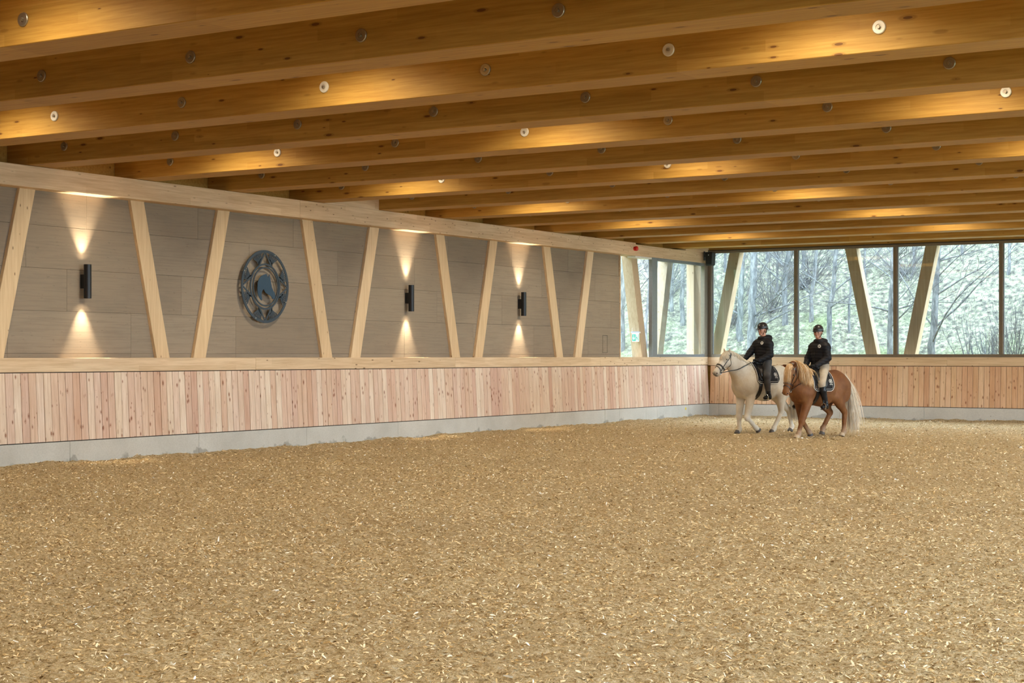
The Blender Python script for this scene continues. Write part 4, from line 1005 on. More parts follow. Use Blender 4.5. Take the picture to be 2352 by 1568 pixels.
def saddle_pad(label, loc, rz, S, bz, P, side_marks=True):
    e = empty('saddle_pad', (loc[0], loc[1], 0), rz); tag(e, label, 'saddle pad')
    # outline: for each x how far down the flank the cloth reaches (z), front edge leans
    xs = np.linspace(P['x0'], P['x1'], 23); rows = 15; G = {}
    def zlow(t):    # t 0 rear .. 1 front
        return P['zb'] + P['rr'] * max(0, 1 - t / .16) ** 2.2 + .05 * max(0, (t - .80) / .2) ** 2 
    for s_ in (-1, 1):
        grid_ = []
        for i, x in enumerate(xs):
            t = i / 22.0; c = (x, 0, bz + .02); zl = zlow(t); row = []
            for j in range(rows):
                u = j / (rows - 1.0); 
                # march the angle until the low edge height is met
                row.append((u, zl))
            angs = np.linspace(0, 2.05, 60); PP = S.cast(c, [(0.0, s_ * math.sin(a), math.cos(a)) for a in angs], .013)
            k = np.argmax(PP[:, 2] < zl); k = k if k > 0 else 59; A = np.linspace(0, angs[k], rows); PP = S.cast(c, [(0.0, s_ * math.sin(a), math.cos(a)) for a in A], .013)
            lean = P['lean'] * (np.linspace(0, 1, rows)) * t; PP[:, 0] -= lean; PP = np.array([S.snap([q], .013, 3)[0] for q in PP]); grid_.append(PP)
        G[s_] = np.array(grid_)
    vs = []; fs = []
    for s_ in (-1, 1):
        k0 = len(vs); nx = len(xs)
        for L_ in (0, .010):
            for i in range(nx):
                gN = S.grad(G[s_][i])
                for j in range(rows): vs.append(tuple(G[s_][i][j] + gN[j] * L_))
        o_ = nx * rows
        for i in range(nx - 1):
            for j in range(rows - 1):
                a = k0 + i * rows + j; fs.append((a, a + 1, a + rows + 1, a + rows)); fs.append((a + o_, a + rows + o_, a + rows + 1 + o_, a + 1 + o_))
            a = k0 + i * rows + rows - 1; fs.append((a, a + o_, a + rows + o_, a + rows))
        for j in range(rows - 1):
            a = k0 + j; fs.append((a, a + o_, a + 1 + o_, a + 1)); a = k0 + (nx - 1) * rows + j; fs.append((a, a + 1, a + 1 + o_, a + o_))
    b = MB(); b.add(vs, fs); b.build('quilted_cloth', M['quilt'], e, auto=True)
    for s_ in (-1, 1):
        g = G[s_]; edge = [g[0][j] for j in range(2, rows)] + [g[i][rows - 1] for i in range(1, len(xs))] + [g[-1][j] for j in range(rows - 2, 1, -1)]
        edge = np.array(edge) + S.grad(np.array(edge)) * .010; b = MB(); b.tube(edge, .0065, 6); b.build('piping', M['white_trim'], e)
        inner = [g[2][j] for j in range(4, rows - 1)] + [g[i][rows - 2] for i in range(3, len(xs) - 1)]; inner = np.array(inner) + S.grad(np.array(inner)) * .011
        b = MB(); b.tube(inner, .003, 5); b.build('inner_piping', M['white_trim'], e)
        # round crest with a horse head and a printed line under it
        mi, mj = P['mark']; cpt = g[mi][mj]; nn = S.grad([cpt])[0]; cpt = cpt + nn * .0115
        tz = np.array((0, 0, 1.)) - nn * nn[2]; tz /= np.linalg.norm(tz); tx = np.cross(tz, nn)
        def PM(a, c, h): return tuple(cpt + tx * a + tz * c + nn * h)
        b = MB(); R = .047
        for k in range(28):
            a0, a1 = 2 * PI * k / 28, 2 * PI * (k + 1) / 28
            b.prism([(R * math.cos(a0), R * math.sin(a0)), (R * math.cos(a1), R * math.sin(a1)), (R * .82 * math.cos(a1), R * .82 * math.sin(a1)), (R * .82 * math.cos(a0), R * .82 * math.sin(a0))], 0, .002, PM)
        for k in range(8):
            a0 = 2 * PI * k / 8; b.prism([(R * .80 * math.cos(a0 - .18), R * .8 * math.sin(a0 - .18)), (R * .80 * math.cos(a0 + .18), R * .8 * math.sin(a0 + .18)), (R * .5 * math.cos(a0), R * .5 * math.sin(a0))], 0, .002, PM)
        hs = [(-.010, .020), (.004, .026), (.012, .014), (.020, -.006), (.014, -.014), (.004, -.004), (-.004, -.024), (-.018, -.016), (-.020, .004)]
        b.prism(hs, 0, .002, PM); b.build('crest', M['white_trim'], e)
        b = MB(); x = -.048
        for w_ in (.010, .008, .010, .009, .008, .010, .009, .009): b.prism([(x, -.073), (x + w_, -.073), (x + w_, -.062), (x, -.062)], 0, .002, PM); x += w_ + .003
        b.build('lettering', M['white_trim'], e)
    return e, G

def saddle(label, loc, rz, S, bz, x0, girth_x, strap_tail=None):
    """x0 is the pommel; the seat runs back from it"""
    e = empty('saddle', (loc[0], loc[1], 0), rz); tag(e, label, 'saddle')
    top = S.cast((x0 - .18, 0, bz), [(0, 0, 1)], .012)[0][2]; topf = S.cast((x0, 0, bz), [(0, 0, 1)], .012)[0][2]
    T = SDF((x0 - .60, -.24, top - .16), (x0 + .12, .24, top + .18), .008)
    T.add((x0 - .02, 0, topf + .028), (x0 - .16, 0, top + .018), .028, .045, 1.6, .05); T.add((x0 - .16, 0, top + .018), (x0 - .32, 0, top + .026), .045, .045, 2.6, .05)
    T.add((x0 - .38, 0, top + .045), (x0 - .42, 0, top + .042), .03, .022, 3.0, .05); T.add((x0 - .22, -.06, top + .01), (x0 - .22, .06, top + .01), .035, .035, 1, .05)
    T.obj('seat', M['saddle_seat'], e, 2)
    for s_ in (-1, 1):
        out = [(x0 - .28, 1.25), (x0 - .02, 1.24), (x0 + .085, 1.12), (x0 + .11, 1.0), (x0 + .04, .90), (x0 - .10, .865), (x0 - .20, .92), (x0 - .26, 1.06)]
        out = [(x, z - 1.25 + top + .02) for x, z in out]; n_ = 20; vs = []; fs = []
        cx_ = sum(p[0] for p in out) / 8; cz_ = sum(p[1] for p in out) / 8; R_ = []
        for r_ in (0.05, .4, .7, .9, 1.0):
            for k in range(24):
                t = k / 24 * 8; i = int(t) % 8; u = t - int(t); p0, p1, p2, p3 = out[i - 1], out[i], out[(i + 1) % 8], out[(i + 2) % 8]
                q = [.5 * ((2 * p1[d]) + (-p0[d] + p2[d]) * u + (2 * p0[d] - 5 * p1[d] + 4 * p2[d] - p3[d]) * u * u + (-p0[d] + 3 * p1[d] - 3 * p2[d] + p3[d]) * u ** 3) for d in (0, 1)]
                R_.append((cx_ + (q[0] - cx_) * r_, cz_ + (q[1] - cz_) * r_))
        base = []
        for x, z in R_:
            ys_ = np.arange(.02, .42, .004); v = S.val(np.stack([np.full(len(ys_), x), s_ * ys_, np.full(len(ys_), z)], 1)); w_ = np.where(v > .030)[0]; base.append((x, s_ * ys_[w_[0] if len(w_) else 0], z))
        vs = base + [(x, y + s_ * .008, z) for x, y, z in base]; m_ = len(base)
        for r_ in range(4):
            for k in range(24):
                a, b2, c2, d2 = r_ * 24 + k, r_ * 24 + (k + 1) % 24, (r_ + 1) * 24 + (k + 1) % 24, (r_ + 1) * 24 + k
                fs.append((a, b2, c2, d2)); fs.append((a + m_, d2 + m_, c2 + m_, b2 + m_))
        fs.append(tuple(range(24))); fs.append(tuple(m_ + k for k in range(24)))
        for k in range(24): fs.append((96 + k, 96 + (k + 1) % 24, m_ + 96 + (k + 1) % 24, m_ + 96 + k))
        b = MB(); b.add(vs, fs); b.build('flap', M['tack'], e, auto=True)
        kr = [np.array((x0 + .07 - .03 * t, 0, top - .06 - .20 * t)) for t in np.linspace(0, 1, 7)]; K = []
        for q in kr:
            ys_ = np.arange(.02, .42, .004); v = S.val(np.stack([np.full(len(ys_), q[0]), s_ * ys_, np.full(len(ys_), q[2])], 1)); w_ = np.where(v > .045)[0]; K.append((q[0], s_ * ys_[w_[0]], q[2]))
        b = MB(); b.tube(K, [.010, .02, .024, .024, .022, .016, .008], 8); b.build('knee_roll', M['saddle_seat'], e, auto=True)
    # girth right round the belly, following the skin
    b = MB(); ang = np.linspace(1.35, 2 * PI - 1.35, 34); PP = S.cast((girth_x, 0, bz), [((.0), math.sin(a), math.cos(a)) for a in ang], .006); ribbon(b, PP, S.grad(PP), .085, .012); b.build('girth', M['tack'], e)
    return e, top

def stirrup(label, loc, rz, top_pt, foot, s_, S):
    e = empty('stirrup', (loc[0], loc[1], 0), rz); tag(e, label, 'stirrup', 'stirrups under the riders')
    a = np.array(top_pt, float); f = np.array(foot, float); b = MB(); ap = f + np.array((0, 0, .125))
    pts = [a * (1 - t) + ap * t for t in np.linspace(0, 1, 8)]; ribbon(b, pts, [(0, s_, 0)] * 8, .024, .005); b.build('stirrup_leather', M['tack'], e)
    b = MB(); arch = [ap + np.array((0, .058 * math.sin(t) * 1.0, -.062 * (1 - math.cos(t)))) for t in np.linspace(-PI * .62, PI * .62, 13)]
    arch = [f + np.array((0, -.05, 0))] + arch + [f + np.array((0, .05, 0))]; b.tube(arch, .007, 6); b.build('stirrup_iron', M['black'] if 'brown' in label else M['metal'], e, auto=True)
    b = MB(); b.cbox(f[0] - .03, f[0] + .03, f[1] - .055, f[1] + .055, f[2] - .008, f[2] + .004, .003); b.build('tread', M['tack'], e)
    return e

BROWN_LOC, BROWN_RZ = (6.584, 31.318), math.radians(-108.45)
WHITE_LOC, WHITE_RZ = (4.971, 32.264), math.radians(-112.45)
pale_hoof = plain('pale_hoof', (.42, .33, .23), .5); dark_hoof = plain('dark_hoof', (.07, .06, .055), .5)
brown_coat = coat('chestnut_coat', [(.12, .043, .014), (.185, .073, .024), (.255, .115, .040)], leg=(.46, .34, .23), leg_z=(.02, .24), dark=(.07, .02, .009), muzzle=(1.08, .06, .83), mr=.085, mcol=(.42, .22, .13, 1))
BP = dict(wz=1.37, w=1.06, bz=.98, gr=.335, mat=brown_coat, hoof=pale_hoof,
    hs=1.2, neck=[(.50, 0, 1.04), (.67, .0, 1.17), (.82, .01, 1.32), (.885, .02, 1.375)], nr=[.265, .22, .165, .125],
    poll=(.915, .02, 1.395), muz=(1.09, .0, .85), left=(-.2, 1, 0), ear=[(.03, -.135, .045), (.03, .075, .085)],
    legs=[dict(f=1, p=[(.58, .14, .72), (.74, .12, .325), (.83, .12, .095), (.885, .12, .014)]),
          dict(f=1, p=[(.52, -.13, .70), (.46, -.12, .345), (.235, -.12, .105), (.185, -.12, .036)], h=(-.25, 0, -1), hm=dark_hoof),
          dict(f=0, p=[(-.25, .17, .80), (-.575, .13, .475), (-.565, .12, .10), (-.50, .12, .014)]),
          dict(f=0, p=[(-.22, -.16, .72), (-.43, -.12, .46), (-.20, -.12, .165), (-.175, -.12, .05)], h=(.15, 0, -1), hm=dark_hoof)])
brown, BS, BH, bl_, bf_, bu_ = horse('chestnut brown horse with blond mane and tail, nearer of the two horses', BROWN_LOC, BROWN_RZ, BP)
white_coat = coat('cream_white_coat', [(.50, .44, .35), (.63, .58, .49), (.74, .70, .62)], patch=(.50, .39, .23), muzzle=(1.42, -.01, 1.22), mr=.095, mcol=(.13, .115, .11, 1))
WP = dict(wz=1.45, w=1.10, bz=1.055, gr=.345, mat=white_coat, hoof=dark_hoof, zoff=0,
    hs=1.18, neck=[(.52, 0, 1.14), (.70, 0, 1.30), (.88, 0, 1.47), (.99, 0, 1.585)], nr=[.275, .235, .178, .130],
    poll=(1.045, .0, 1.635), muz=(1.41, -.01, 1.225), left=(0, 1, 0), ear=[(.02, -.03, .135), (.0, .02, .135)],
    legs=[dict(f=1, p=[(.54, .14, .76), (.62, .12, .345), (.38, .12, .125), (.30, .12, .065)], h=(-.75, 0, -.75)),
          dict(f=1, p=[(.55, -.14, .76), (.62, -.12, .36), (.615, -.12, .095), (.675, -.12, .014)]),
          dict(f=0, p=[(-.27, .17, .84), (-.36, .13, .43), (-.155, .12, .095), (-.09, .12, .014)]),
          dict(f=0, p=[(-.40, -.17, .82), (-.84, -.13, .455), (-.93, -.12, .115), (-.885, -.12, .02)], h=(.45, 0, -.95))])
white, WS, WH, wl_, wf_, wu_ = horse('cream white horse with dark bridle, farther of the two horses', WHITE_LOC, WHITE_RZ, WP)
BLOND = hairmat('blond_hair', [(.42, .22, .07), (.60, .36, .15), (.72, .50, .26), (.84, .70, .50), (.55, .29, .10)])
CREAM = hairmat('cream_tail_hair', [(.80, .68, .52), (.88, .80, .66), (.92, .86, .76), (.76, .60, .42)])
WHAIR = hairmat('white_horse_hair', [(.52, .44, .32), (.64, .57, .45), (.74, .69, .59), (.60, .48, .30)])
def crest_roots(S, pts, n, seed, spread=.02):
    rs = np.random.RandomState(seed); t = rs.rand(n) * (len(pts) - 1); i = np.minimum(t.astype(int), len(pts) - 2); u = (t - i)[:, None]; P = np.array(pts); R = P[i] * (1 - u) + P[i + 1] * u
    R[:, 1] += rs.normal(0, spread, n); return S.snap(R, .0)
bc = [(.875, .02, 1.52), (.78, .01, 1.47), (.68, .0, 1.41), (.56, .0, 1.34), (.46, 0, 1.31)]
R = crest_roots(BS, bc, 1500, 1); D = np.tile([-.35, 1.0, .35], (len(R), 1)); strands(BS, R, D, np.full(len(R), .50), .0036, 2, BLOND, 'mane', brown, lv=.5, jit=.36, gain=.55, off=.010)
R = crest_roots(BS, bc, 300, 3); D = np.tile([-.10, -1.0, .3], (len(R), 1)); strands(BS, R, D, np.full(len(R), .28), .004, 4, BLOND, 'mane', brown, jit=.3, gain=.5, off=.010)
rs = np.random.RandomState(8); R = BS.snap(np.array([BH(.0, .07, 0)]) + rs.normal(0, 1, (700, 3)) * [.018, .019, .018], 0.); D = np.tile(bu_ * .7 + bf_ * .6 + np.array((0, -.15, 0)), (700, 1)) + rs.normal(0, .16, (700, 3)) * [.3, 1, .3]
strands(BS, R, D, np.full(700, .33), .0032, 9, BLOND, 'forelock', brown, lv=.5, jit=.2, gain=.5, off=.010)
def tail(S, root, dock, n, L, seed, mat, back, side=.0):
    rs = np.random.RandomState(seed); R = np.array(dock) + rs.normal(0, 1, (n, 3)) * [.018, .022, .03]; D = np.tile([-.75, side, -.75], (n, 1)) + rs.normal(0, .13, (n, 3))
    S.add(dock, (dock[0] - .06, dock[1], dock[2] - .02), .03, .02, 1, .02)
    return strands(S, R, D, L * rs.uniform(.66, 1.0, n), .0032, seed + 1, mat, 'tail', root, n=12, grav=1, gain=back, jit=.15, off=.008, lv=.12)
tail(BS, brown, (-.735, 0, 1.16), 1700, 1.18, 21, CREAM, .22)
tail(WS, white, (-.74, 0, 1.26), 900, 1.1, 23, WHAIR, .35)
wc = [(1.04, 0, 1.75), (.93, 0, 1.68), (.80, 0, 1.58), (.66, 0, 1.50), (.52, 0, 1.44)]
R = crest_roots(WS, wc, 300, 31); D = np.tile([.05, -1.0, .2], (len(R), 1)); strands(WS, R, D, np.full(len(R), .30), .0045, 32, WHAIR, 'mane', white, jit=.3, gain=.5, off=.010)
R = crest_roots(WS, wc, 420, 33); D = np.tile([.05, 1.0, .2], (len(R), 1)); strands(WS, R, D, np.full(len(R), .15), .004, 34, WHAIR, 'mane', white, jit=.3, gain=.5, off=.008)
rs = np.random.RandomState(38); R = WS.snap(np.array([WH(.0, .07, 0)]) + rs.normal(0, 1, (360, 3)) * [.02, .03, .02], 0.); D = np.tile(wu_ * .5 + wf_ * .9, (360, 1)) + rs.normal(0, .2, (360, 3)) * [.3, 1, .3]
strands(WS, R, D, np.full(360, .19), .0036, 39, WHAIR, 'forelock', white, jit=.2, gain=.3, off=.008)

bpad, BG = saddle_pad('black quilted saddle pad with white crest on the chestnut horse', BROWN_LOC, BROWN_RZ, BS, .98, dict(x0=-.06, x1=.52, zb=.93, rr=.10, lean=-.02, mark=(4, 9)))
wpad, WG = saddle_pad('black quilted saddle pad with white crest on the white horse', WHITE_LOC, WHITE_RZ, WS, 1.055, dict(x0=-.16, x1=.46, zb=1.05, rr=.08, lean=-.02, mark=(4, 9)))
bsad, btop = saddle('black leather saddle on the chestnut horse', BROWN_LOC, BROWN_RZ, BS, .98, .36, .40)
wsad, wtop = saddle('black leather saddle on the white horse', WHITE_LOC, WHITE_RZ, WS, 1.055, .33, .38)
print('saddle tops', btop, wtop)

# ------------------------------------------------------------------ riders
def skinmat():
    m = NT('skin', .5, .35); v = m.coord(rnd=False); a = m.noise(v, 9, 3)
    m.color(m.ramp(a, [(.3, (.50, .25, .165, 1)), (.7, (.60, .33, .23, 1))])); m.b.inputs['Subsurface Weight'].default_value = .08; m.b.inputs['Subsurface Radius'].default_value = (.02, .008, .005); return m.mat
M['skin'] = skinmat()
def clothmat(name, c, rough=.85, sc_=60, st=.4):
    m = NT(name, rough, .2); v = m.coord(rnd=False); a = m.noise(v, 6, 4); b_ = m.noise(v, sc_, 3)
    m.color(m.ramp(a, [(.3, tuple(x * .82 for x in c) + (1,)), (.7, tuple(min(1, x * 1.15) for x in c) + (1,))])); m.bump(m.math('ADD', a, m.math('MULTIPLY', b_, .3)), st, .01); return m.mat
M['puffer'] = clothmat('black_puffer_nylon', (.010, .010, .013), .55, 40, .5)
M['beige'] = clothmat('beige_breeches_cloth', (.44, .37, .28)); M['greycloth'] = clothmat('dark_grey_breeches_cloth', (.060, .062, .068), .55)
M['boot'] = clothmat('black_boot_leather', (.014, .014, .016), .22, 20, .2); M['glove'] = clothmat('black_glove', (.014, .014, .015), .6)
M['helmet'] = plain('matt_black_helmet', (.022, .022, .024), .33, .0, .5); M['hair'] = plain('dark_hair', (.05, .028, .016), .6)
M['brick_shirt'] = plain('rust_scarf', (.35, .06, .03), .8)

def rider(label, loc, rz, R):
    root = empty('person', (loc[0], loc[1], 0), rz); tag(root, label, 'person', 'riders')
    A = lambda p: np.array(p, float)
    hip, ch, nk, hc = A(R['hip']), A(R['chest']), A(R['neck']), A(R['head']); ps = R['yaw']
    rot = np.array([[math.cos(ps), -math.sin(ps), 0], [math.sin(ps), math.cos(ps), 0], [0, 0, 1]])
    tilt = R.get('nod', 0.0); rt = np.array([[math.cos(tilt), 0, math.sin(tilt)], [0, 1, 0], [-math.sin(tilt), 0, math.cos(tilt)]]); rot = rot @ rt
    def HD(x, y, z): return hc + rot @ A((x, y, z))
    lo = (-.36, -.56, .50); hi = (.72, .56, 2.42)
    def limbs(S, g, parts):
        if 'torso' in parts:
            S.add(hip, hip * .5 + ch * .5, .125 + g, .115 + g, 1.25, .06); S.add(hip * .5 + ch * .5, ch, .118 + g, .128 + g, 1.28, .06)
            S.add(ch + (0, -.13, .04), ch + (0, .13, .04), .085 + g, .085 + g, 1, .06)
        for s_, q in ((-1, 'r'), (1, 'l')):
            sh, el, wr = A(R[q + 'sh']), A(R[q + 'el']), A(R[q + 'wr']); hj, kn, an, to = hip + (0, s_ * .10, -.01), A(R[q + 'kn']), A(R[q + 'an']), A(R[q + 'to'])
            if 'arm' in parts:
                S.add(ch + (0, s_ * .12, .05), sh, .072 + g, .062 + g, 1, .05); S.add(sh, el, .060 + g, .047 + g, 1, .03); S.add(el, wr, .045 + g, .030 + g * .8, 1, .02)
            if 'thigh' in parts: S.add(hj, kn, .098 + g, .066 + g, 1, .05); S.add(kn, kn, .064 + g, .064 + g, 1, .03)
            if 'calf' in parts:
                md = kn * .62 + an * .38; S.add(kn, md, .058 + g, .058 + g, 1, .02); S.add(md, an, .058 + g, .040 + g, 1, .02)
            if 'foot' in parts:
                S.add(an, an + (-.03, 0, -.055), .042 + g, .036 + g, 1, .02); S.add(an + (-.02, 0, -.05), to, .036 + g, .028 + g, 1.15, .025)
    # the body: one continuous skin from crown to foot
    S = SDF(lo, hi, .0085); limbs(S, -.004, ('torso', 'arm', 'thigh', 'calf', 'foot'))
    S.add(ch + (0, 0, .08), HD(-.018, 0, -.07), .060, .052, 1, .03)
    for s_, q in ((-1, 'r'), (1, 'l')): S.add(A(R[q + 'wr']), A(R[q + 'ha']) * .5 + A(R[q + 'wr']) * .5, .022, .016, 1, .02)
    S.add(HD(-.022, 0, .035), HD(.0, 0, .03), .086, .082, .90, .03); S.add(HD(.018, 0, -.02), HD(.038, 0, -.075), .066, .036, .92, .03)
    S.add(HD(.066, -.014, -.092), HD(.066, .014, -.092), .020, .020, 1, .02)
    for s_ in (-1, 1): S.add(HD(.050, s_ * .034, -.018), HD(.052, s_ * .030, -.04), .030, .026, 1, .02); S.add(HD(.072, s_ * .030, .022), HD(.078, s_ * .012, .024), .012, .014, 1, .015); S.add(HD(-.008, s_ * .080, .0), HD(-.004, s_ * .082, -.035), .015, .010, 1, .008)
    S.add(HD(.084, 0, .012), HD(.100, 0, -.026), .010, .0145, 1, .012); S.add(HD(.076, 0, -.058), HD(.076, 0, -.062), .020, .020, 1, .012)
    for s_ in (-1, 1): S.add(HD(.094, s_ * .030, .004), HD(.094, s_ * .032, .004), .014, .014, 1, .012, sub=True)
    V, Q = S.mesh(1); np_mesh('body', V, Q, M['skin'], root)
    for s_ in (-1, 1):
        c_ = HD(.078, s_ * .031, .004); b = MB(); r = .0095; b.lathe([(.0001, -r), (r * .7, -r * .7), (r, 0), (r * .7, r * .7), (.0001, r)], 12, 'y', tuple(c_)); b.build('eye', M['eye'], root, smooth=True)
        b = MB(); b.tube([HD(.088, s_ * .016, .022), HD(.088, s_ * .030, .026), HD(.080, s_ * .046, .021)], [.003, .004, .002], 6); b.build('eyebrow', M['hair'], root)
    b = MB(); b.tube([HD(.090, -.022, -.060), HD(.097, -.008, -.058), HD(.097, .008, -.058), HD(.090, .022, -.060)], [.002, .005, .005, .002], 6); b.build('lips', plain('lips', (.42, .13, .11), .4), root)
    # hair under the helmet, with a short tied tail
    T = SDF(hc - .2, hc + .2, .008); T.add(HD(-.038, 0, .02), HD(-.050, 0, -.035), .083, .060, .95, .02)
    T.obj('hair', M['hair'], root)
    # helmet
    T = SDF(hc - .22, hc + .26, .007); T.add(HD(-.022, 0, .052), HD(.0, 0, .050), .108, .106, .92, .03); T.add(HD(-.088, 0, .01), HD(-.088, 0, -.01), .05, .045, 1.3, .04)
    g = np.stack(np.meshgrid(*T.ax, indexing='ij'), -1) - hc; loc_ = g @ rot
    cut = (.026 + .25 * np.clip(loc_[..., 0], -.2, .0)) * 1.0 - loc_[..., 2]; T.f = np.maximum(T.f, cut.astype(np.float32)); T.obj('helmet_shell', M['helmet'], root, 1)
    b = MB(); n_ = 17
    for i in range(n_ - 1):
        a0, a1 = [(-1.05 + 2.1 * (i + k) / (n_ - 1)) for k in (0, 1)]
        def vz(a, r, z): return tuple(HD(r * math.cos(a) - .012, r * math.sin(a) * .90, z))
        e0, e1 = .050 * math.cos(a0 * 1.35), .050 * math.cos(a1 * 1.35); vs = [vz(a0, .105, .030), vz(a1, .105, .030), vz(a1, .112 + max(0, e1), .022 - .1 * e1), vz(a0, .112 + max(0, e0), .022 - .1 * e0)]
        vs += [tuple(np.array(v) + (0, 0, .007)) for v in vs]; b.add(vs, [(0, 1, 2, 3), (4, 7, 6, 5), (2, 3, 7, 6), (0, 1, 5, 4)])
    b.build('helmet_visor', M['helmet'], root)
    b = MB(); b.tube([HD(.112, -.03, .040), HD(.118, 0, .040), HD(.112, .03, .040)], .004, 6); b.build('helmet_trim', M['metal'], root)
    for s_ in (-1, 1):
        b = MB(); b.tube([HD(-.01, s_ * .092, .03), HD(.005, s_ * .082, -.03), HD(.025, s_ * .058, -.085), HD(.035, 0, -.118)], .0055, 6); b.build('chin_strap', M['tack'], root)
    # puffer jacket with stuffed ridges
    T = SDF(lo, hi, .009); limbs(T, .020, ('torso', 'arm')); T.add(hip + (.01, 0, .02), hip + (.03, 0, -.055), .138, .138, 1.2, .05)
    cz = ch[2] + .165
    for k in range(12): a = 2 * PI * k / 12; a2 = 2 * PI * (k + 1) / 12; T.add((nk[0] + .07 * math.cos(a), .075 * math.sin(a), cz + .015 * math.cos(a) * -1), (nk[0] + .07 * math.cos(a2), .075 * math.sin(a2), cz - .015 * math.cos(a2)), .038, .038, 1, .02)
    T.add((nk[0] - .11, -.06, cz - .01), (nk[0] - .11, .06, cz - .01), R['hood'], R['hood'], 1, .03)
    zz = T.ax[2][None, None, :] - .25 * T.ax[0][:, None, None]; T.f = (T.f - .009 * np.abs(np.sin(zz * 52.0)) ** .5 * (zz < cz - .10)).astype(np.float32)
    for s_, q in ((-1, 'r'), (1, 'l')): pass
    T.add(ch + (0, 0, .10), HD(-.018, 0, -.02), .052, .058, 1, .005, sub=True)
    JS = T; T.obj('jacket', M['puffer'], root, 1)
    # zip and chest badge
    b = MB(); Z = JS.cast(hip * .5 + ch * .5, [(1, 0, t) for t in np.linspace(-.9, .9, 12)], .001); b.tube(Z, .004, 6); b.build('zip', M['black'], root)
    c0 = JS.snap([ch + (.13, .105, .055)], .002)[0]; nn = JS.grad([c0])[0]; tz = A((0, 0, 1)) - nn * nn[2]; tz /= np.linalg.norm(tz); tx = np.cross(tz, nn); c0 = c0 + nn * .006
    def PM(a, c, h): return tuple(c0 + tx * a + tz * c + nn * h)
    b = MB(); b.prism([(.034 * math.cos(t), .034 * math.sin(t)) for t in np.linspace(0, 2 * PI, 24)[:-1]], -.004, .002, PM); b.build('chest_badge', plain('badge_white', (.72, .72, .68), .6), root)
    b = MB(); b.prism([(-.012, -.010), (-.002, -.018), (.004, -.004), (.014, -.010), (.018, 0), (.008, .016), (-.004, .018), (-.014, .004)], .002, .004, PM); b.build('badge_print', plain('badge_print', (.12, .12, .13), .6), root)
    # breeches, boots
    T = SDF(lo, (.72, .56, 1.75), .0085); limbs(T, .008, ('thigh', 'calf')); T.add(hip, hip + (0, 0, .05), .128, .125, 1.25, .05); T.obj('breeches', M[R['br']], root, 1)
    for s_, q in ((-1, 'r'), (1, 'l')):
        kn, an, to = A(R[q + 'kn']), A(R[q + 'an']), A(R[q + 'to']); T = SDF(np.minimum(np.minimum(kn, an), to) - .13, np.maximum(np.maximum(kn, an), to) + .13, .0075)
        top = kn * (1 - R['boot_top']) + an * R['boot_top']; md = kn * .62 + an * .38
        if R['boot_top'] < .3: T.add(top, md, .068, .070, 1, .01); T.add(md, an, .070, .050, 1, .02)
        else: T.add(top, an, .054, .050, 1, .01)
        T.add(an, an + (-.03, 0, -.058), .050, .044, 1, .02); T.add(an + (-.02, 0, -.052), to, .044, .036, 1.15, .025); T.add(an + (-.055, 0, -.085), an + (-.045, 0, -.09), .028, .028, 1.2, .01)
        T.obj('boot', M['boot'], root, 1)
        # glove: palm, four curled fingers of different length, thumb along the rein
        ha = A(R[q + 'ha']); wr = A(R[q + 'wr']); d = ha - wr; d /= np.linalg.norm(d); inw = A((0, -s_, 0)); inw -= d * (inw @ d); inw /= np.linalg.norm(inw); dn = np.cross(d, inw) * 1.0; dn = dn if dn[2] < 0 else -dn
        T = SDF(ha - .13, ha + .13, .0045); pc = wr + d * .035
        T.add(wr, pc, .031, .034, 1, .01); T.add(pc - dn * .022, pc + d * .045 - dn * .026, .020, .018, 1, .012); T.add(pc + dn * .022, pc + d * .040 + dn * .024, .018, .016, 1, .012)
        for i, (off_, L_) in enumerate(((-.030, 1.0), (-.010, 1.1), (.010, 1.02), (.029, .82))):
            k0 = pc + d * .048 + dn * off_; k1 = k0 + d * .024 * L_ + inw * .016 * L_; k2 = k1 - d * .010 * L_ + inw * .024 * L_; k3 = k2 - d * .022 * L_ - inw * .002
            T.chain([k0, k1, k2, k3], [.0102, .0095, .0088, .008], 1, .004)
        th = pc - dn * .030 + inw * .012; T.chain([th, th + d * .030 + inw * .012 - dn * .006, th + d * .054 + inw * .010], [.013, .011, .009], 1, .005)
        T.obj('glove', M['glove'], root, 1)
    return root

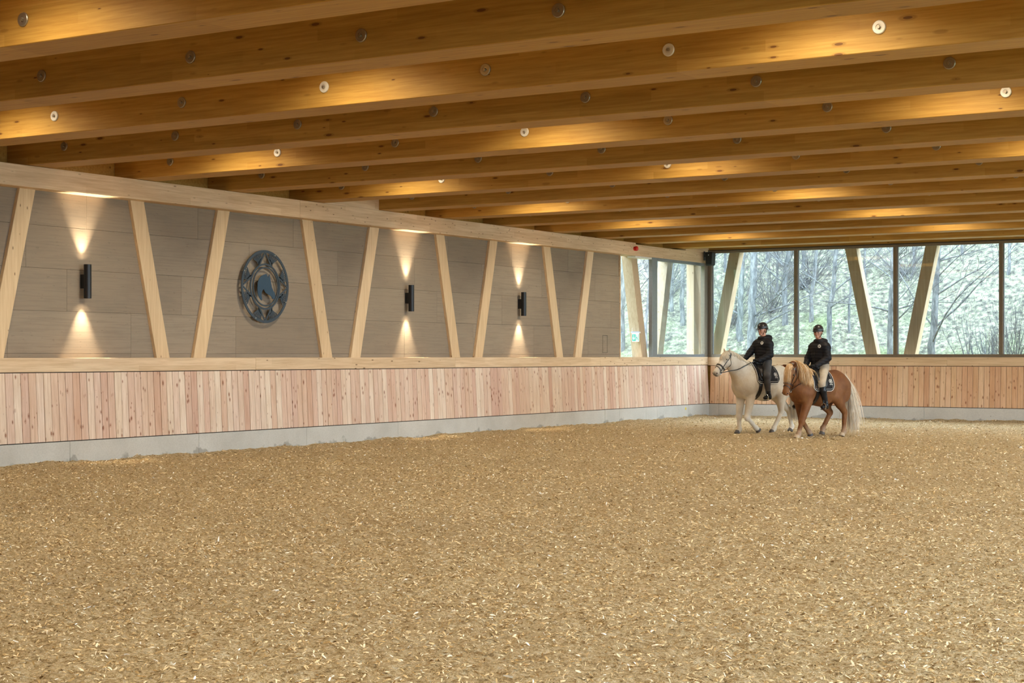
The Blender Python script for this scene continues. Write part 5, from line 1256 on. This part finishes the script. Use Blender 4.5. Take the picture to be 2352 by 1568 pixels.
BR = dict(hip=(.03, 0, 1.415), chest=(.045, 0, 1.755), neck=(.06, 0, 1.90), head=(.095, 0, 2.085), yaw=.35, nod=.05, hood=.055, br='beige', boot_top=.10,
    lsh=(.045, .160, 1.79), rsh=(.045, -.160, 1.79), lel=(.08, .235, 1.575), rel=(.13, -.225, 1.57), lwr=(.31, .135, 1.42), rwr=(.33, -.12, 1.43), lha=(.375, .095, 1.395), rha=(.395, -.09, 1.405),
    lkn=(.37, .315, 1.07), rkn=(.37, -.315, 1.07), lan=(.27, .335, .685), ran=(.27, -.335, .685), lto=(.40, .36, .605), rto=(.40, -.36, .605))
brider = rider('rider in black puffer jacket, beige breeches and tall boots on the chestnut horse', BROWN_LOC, BROWN_RZ, BR)
WR = dict(hip=(.03, 0, 1.49), chest=(.04, 0, 1.83), neck=(.045, 0, 1.975), head=(.065, 0, 2.165), yaw=-.05, nod=.10, hood=.078, br='greycloth', boot_top=.86,
    lsh=(.03, .165, 1.865), rsh=(.05, -.165, 1.87), lel=(.07, .235, 1.64), rel=(.20, -.235, 1.68), lwr=(.32, .15, 1.52), rwr=(.36, -.20, 1.565), lha=(.39, .11, 1.51), rha=(.425, -.17, 1.545),
    lkn=(.27, .335, 1.19), rkn=(.27, -.335, 1.19), lan=(.235, .35, .825), ran=(.235, -.35, .825), lto=(.35, .365, .745), rto=(.35, -.365, .745))
wrider = rider('rider in black puffer jacket and dark grey breeches on the white horse', WHITE_LOC, WHITE_RZ, WR)
bridle('dark brown bridle and reins on the chestnut horse', BROWN_LOC, BROWN_RZ, BS, BH, bl_, bf_, bu_, M['brown_tack'], 0, 0, [BR['rha'], BR['lha']])
bridle('black bridle and reins on the white horse', WHITE_LOC, WHITE_RZ, WS, WH, wl_, wf_, wu_, M['tack'], 0, 0, [WR['rha'], WR['lha']])
for s_, q in ((1, 'l'), (-1, 'r')):
    sd = 'left' if s_ > 0 else 'right'
    t = np.array(BR[q + 'to']) * .65 + np.array(BR[q + 'an']) * .35; stirrup('black cage stirrup at the %s boot of the beige-breeched rider' % sd, BROWN_LOC, BROWN_RZ, (.20, s_ * .30, 1.18), (t[0], t[1], BR[q + 'to'][2] - .045), s_, BS)
    t = np.array(WR[q + 'to']) * .65 + np.array(WR[q + 'an']) * .35; stirrup('steel stirrup at the %s shoe of the rider on the white horse' % sd, WHITE_LOC, WHITE_RZ, (.17, s_ * .31, 1.25), (t[0], t[1], WR[q + 'to'][2] - .045), s_, WS)
